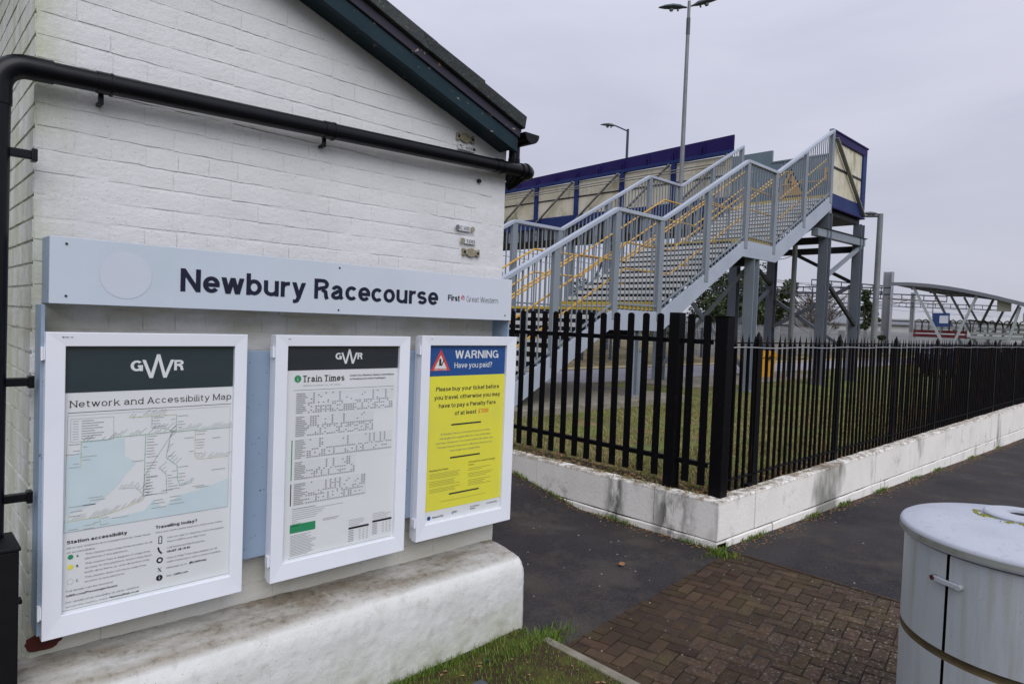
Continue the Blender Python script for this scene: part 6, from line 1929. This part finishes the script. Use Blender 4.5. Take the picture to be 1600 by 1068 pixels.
m4 = mast(88, 34.5, 6.6, .45, 'farthest overhead line mast, pale and narrow under the stair landing')
boom(m4, (88, 38, 5.6), (88, 27, 5.4), .5)
m5 = mast(95, 26, 7.2, .45, 'distant overhead line mast seen through the canopy struts')
boom(m5, (95, 30, 6.0), (95, 17, 5.6), .5)
# arched cycle canopy
cn = thing('cycle_canopy', 'arched canopy on white Y-shaped struts over the cycle racks', 'canopy', (50, 10, 0))
arc_ = [(13.6, 4.93), (12.5, 4.90), (11.5, 4.80), (10.6, 4.66), (9.8, 4.50), (9.0, 4.31), (8.1, 4.07), (7.0, 3.72), (6.0, 3.35), (5.0, 2.95)]
top_ = [(a, b) for a, b in arc_]; bot_ = [(a, b - .09) for a, b in reversed(arc_)]
for k, xa in enumerate((45, 49.2, 53.4)):
    MB().prism(top_ + bot_, 'x', xa + .03, xa + 4.17).build('roof_panel', M['canopy_roof'], cn)
for xa in (45, 49.2, 53.4, 57.6):
    MB().prism([(a, b + .05) for a, b in arc_] + [(a, b - .16) for a, b in reversed(arc_)], 'x', xa - .06, xa + .03).build('rib', M['grey_roof'], cn)
for xa in (45.2, 49.4, 53.6, 57.4):
    for (ya, yb, zt2) in ((12.4, 10.5, 4.7), (9.15, 10.3, 4.15), (7.15, 7.7, 3.55)):
        s2 = MB().bar((xa, ya, zt2), (xa, yb, 1.0), .11, .13)
        s2.build('strut', M['strut'], cn)
    MB().bar((xa, 10.4, 0), (xa, 10.4, 1.0), .26, .2).build('strut_base', M['white'], cn)
    MB().bar((xa, 7.8, 0), (xa, 7.8, 1.0), .26, .2).build('strut_base', M['white'], cn)
MB().box(45.2, 57, 9.4, 9.5, 2.7, 2.8).build('tie_beam', M['dark'], cn)
MB().box(45.25, 45.31, 7.55, 8.2, 3.28, 3.88).build('end_panel', M['beige'], cn)
MB().box(45.25, 45.31, 5.4, 7.0, 2.7, 3.2).build('end_panel', M['beige'], cn)
bs = thing('blue_notice', 'blue notice board standing over the cycle racks beneath the canopy', 'sign', (45.5, 10.9, 0))
MB().box(45.5, 45.56, 10.5, 11.35, 2.35, 3.15).build('board', M['bluesign'], bs)
MB().box(45.48, 45.497, 10.55, 11.0, 2.55, 3.0).build('panel', M['sign'], bs)
MB().box(45.53, 45.60, 10.9, 10.97, 0, 2.35).build('post', M['steel'], bs)
# two tier cycle racks
for k, (yr, lab) in enumerate(((12.6, 'two tier cycle rack with red front rails at the far left of the canopy'), (9.6, 'two tier cycle rack with pale rails in the middle of the canopy'), (6.6, 'two tier cycle rack with pale rails at the right of the canopy'))):
    ck = thing('cycle_rack', lab, 'cycle rack', (46.5, yr, 0))
    for z, m_ in ((2.30, 'white'), (2.05, 'red' if k == 0 else 'white'), (1.80, 'white' if k else 'red'), (1.0, 'white')):
        MB().box(46.4, 46.5, yr - 2.8, yr, z - .09, z + .09).build('front_rail', M[m_], ck)
    MB().box(46.5, 48.2, yr - 2.9, yr, 1.70, 1.76).build('upper_deck', M['dark'], ck)
    for q in range(8):
        yy = yr - .12 - q * .36
        pts = [(46.35, yy, 2.1), (46.35, yy, 2.55), (46.42, yy - .05, 2.72), (46.6, yy - .14, 2.78), (46.8, yy - .2, 2.70), (46.95, yy - .22, 2.5), (46.95, yy - .22, 2.1)]
        MB().tube(pts, .032, 6).build('hoop', M['dark'] if q % 2 else M['brace'], ck)
    for yy in (yr - .05, yr - 2.75): MB().box(46.5, 46.6, yy - .05, yy + .05, 0, 2.3).build('upright', M['white'], ck)

# distant tree belt is part of the rise
bpy.context.view_layer.update()

# ------------------------------------------------------------------ groups for the repeats
GROUPS = {'poster case': 'poster cases under the station name board', 'plate': 'small plates screwed to the white wall', 'lamp post': 'lamp posts round the footbridge',
          'tree': 'trees beyond the railway', 'mast': 'overhead line masts', 'wire': 'overhead railway wires', 'cycle rack': 'cycle racks under the canopy', 'weed': 'weeds beside the white plinth', 'leaf': 'single fallen leaves'}
for o in bpy.data.objects:
    c = o.get('category')
    if c in GROUPS: o['group'] = GROUPS[c]
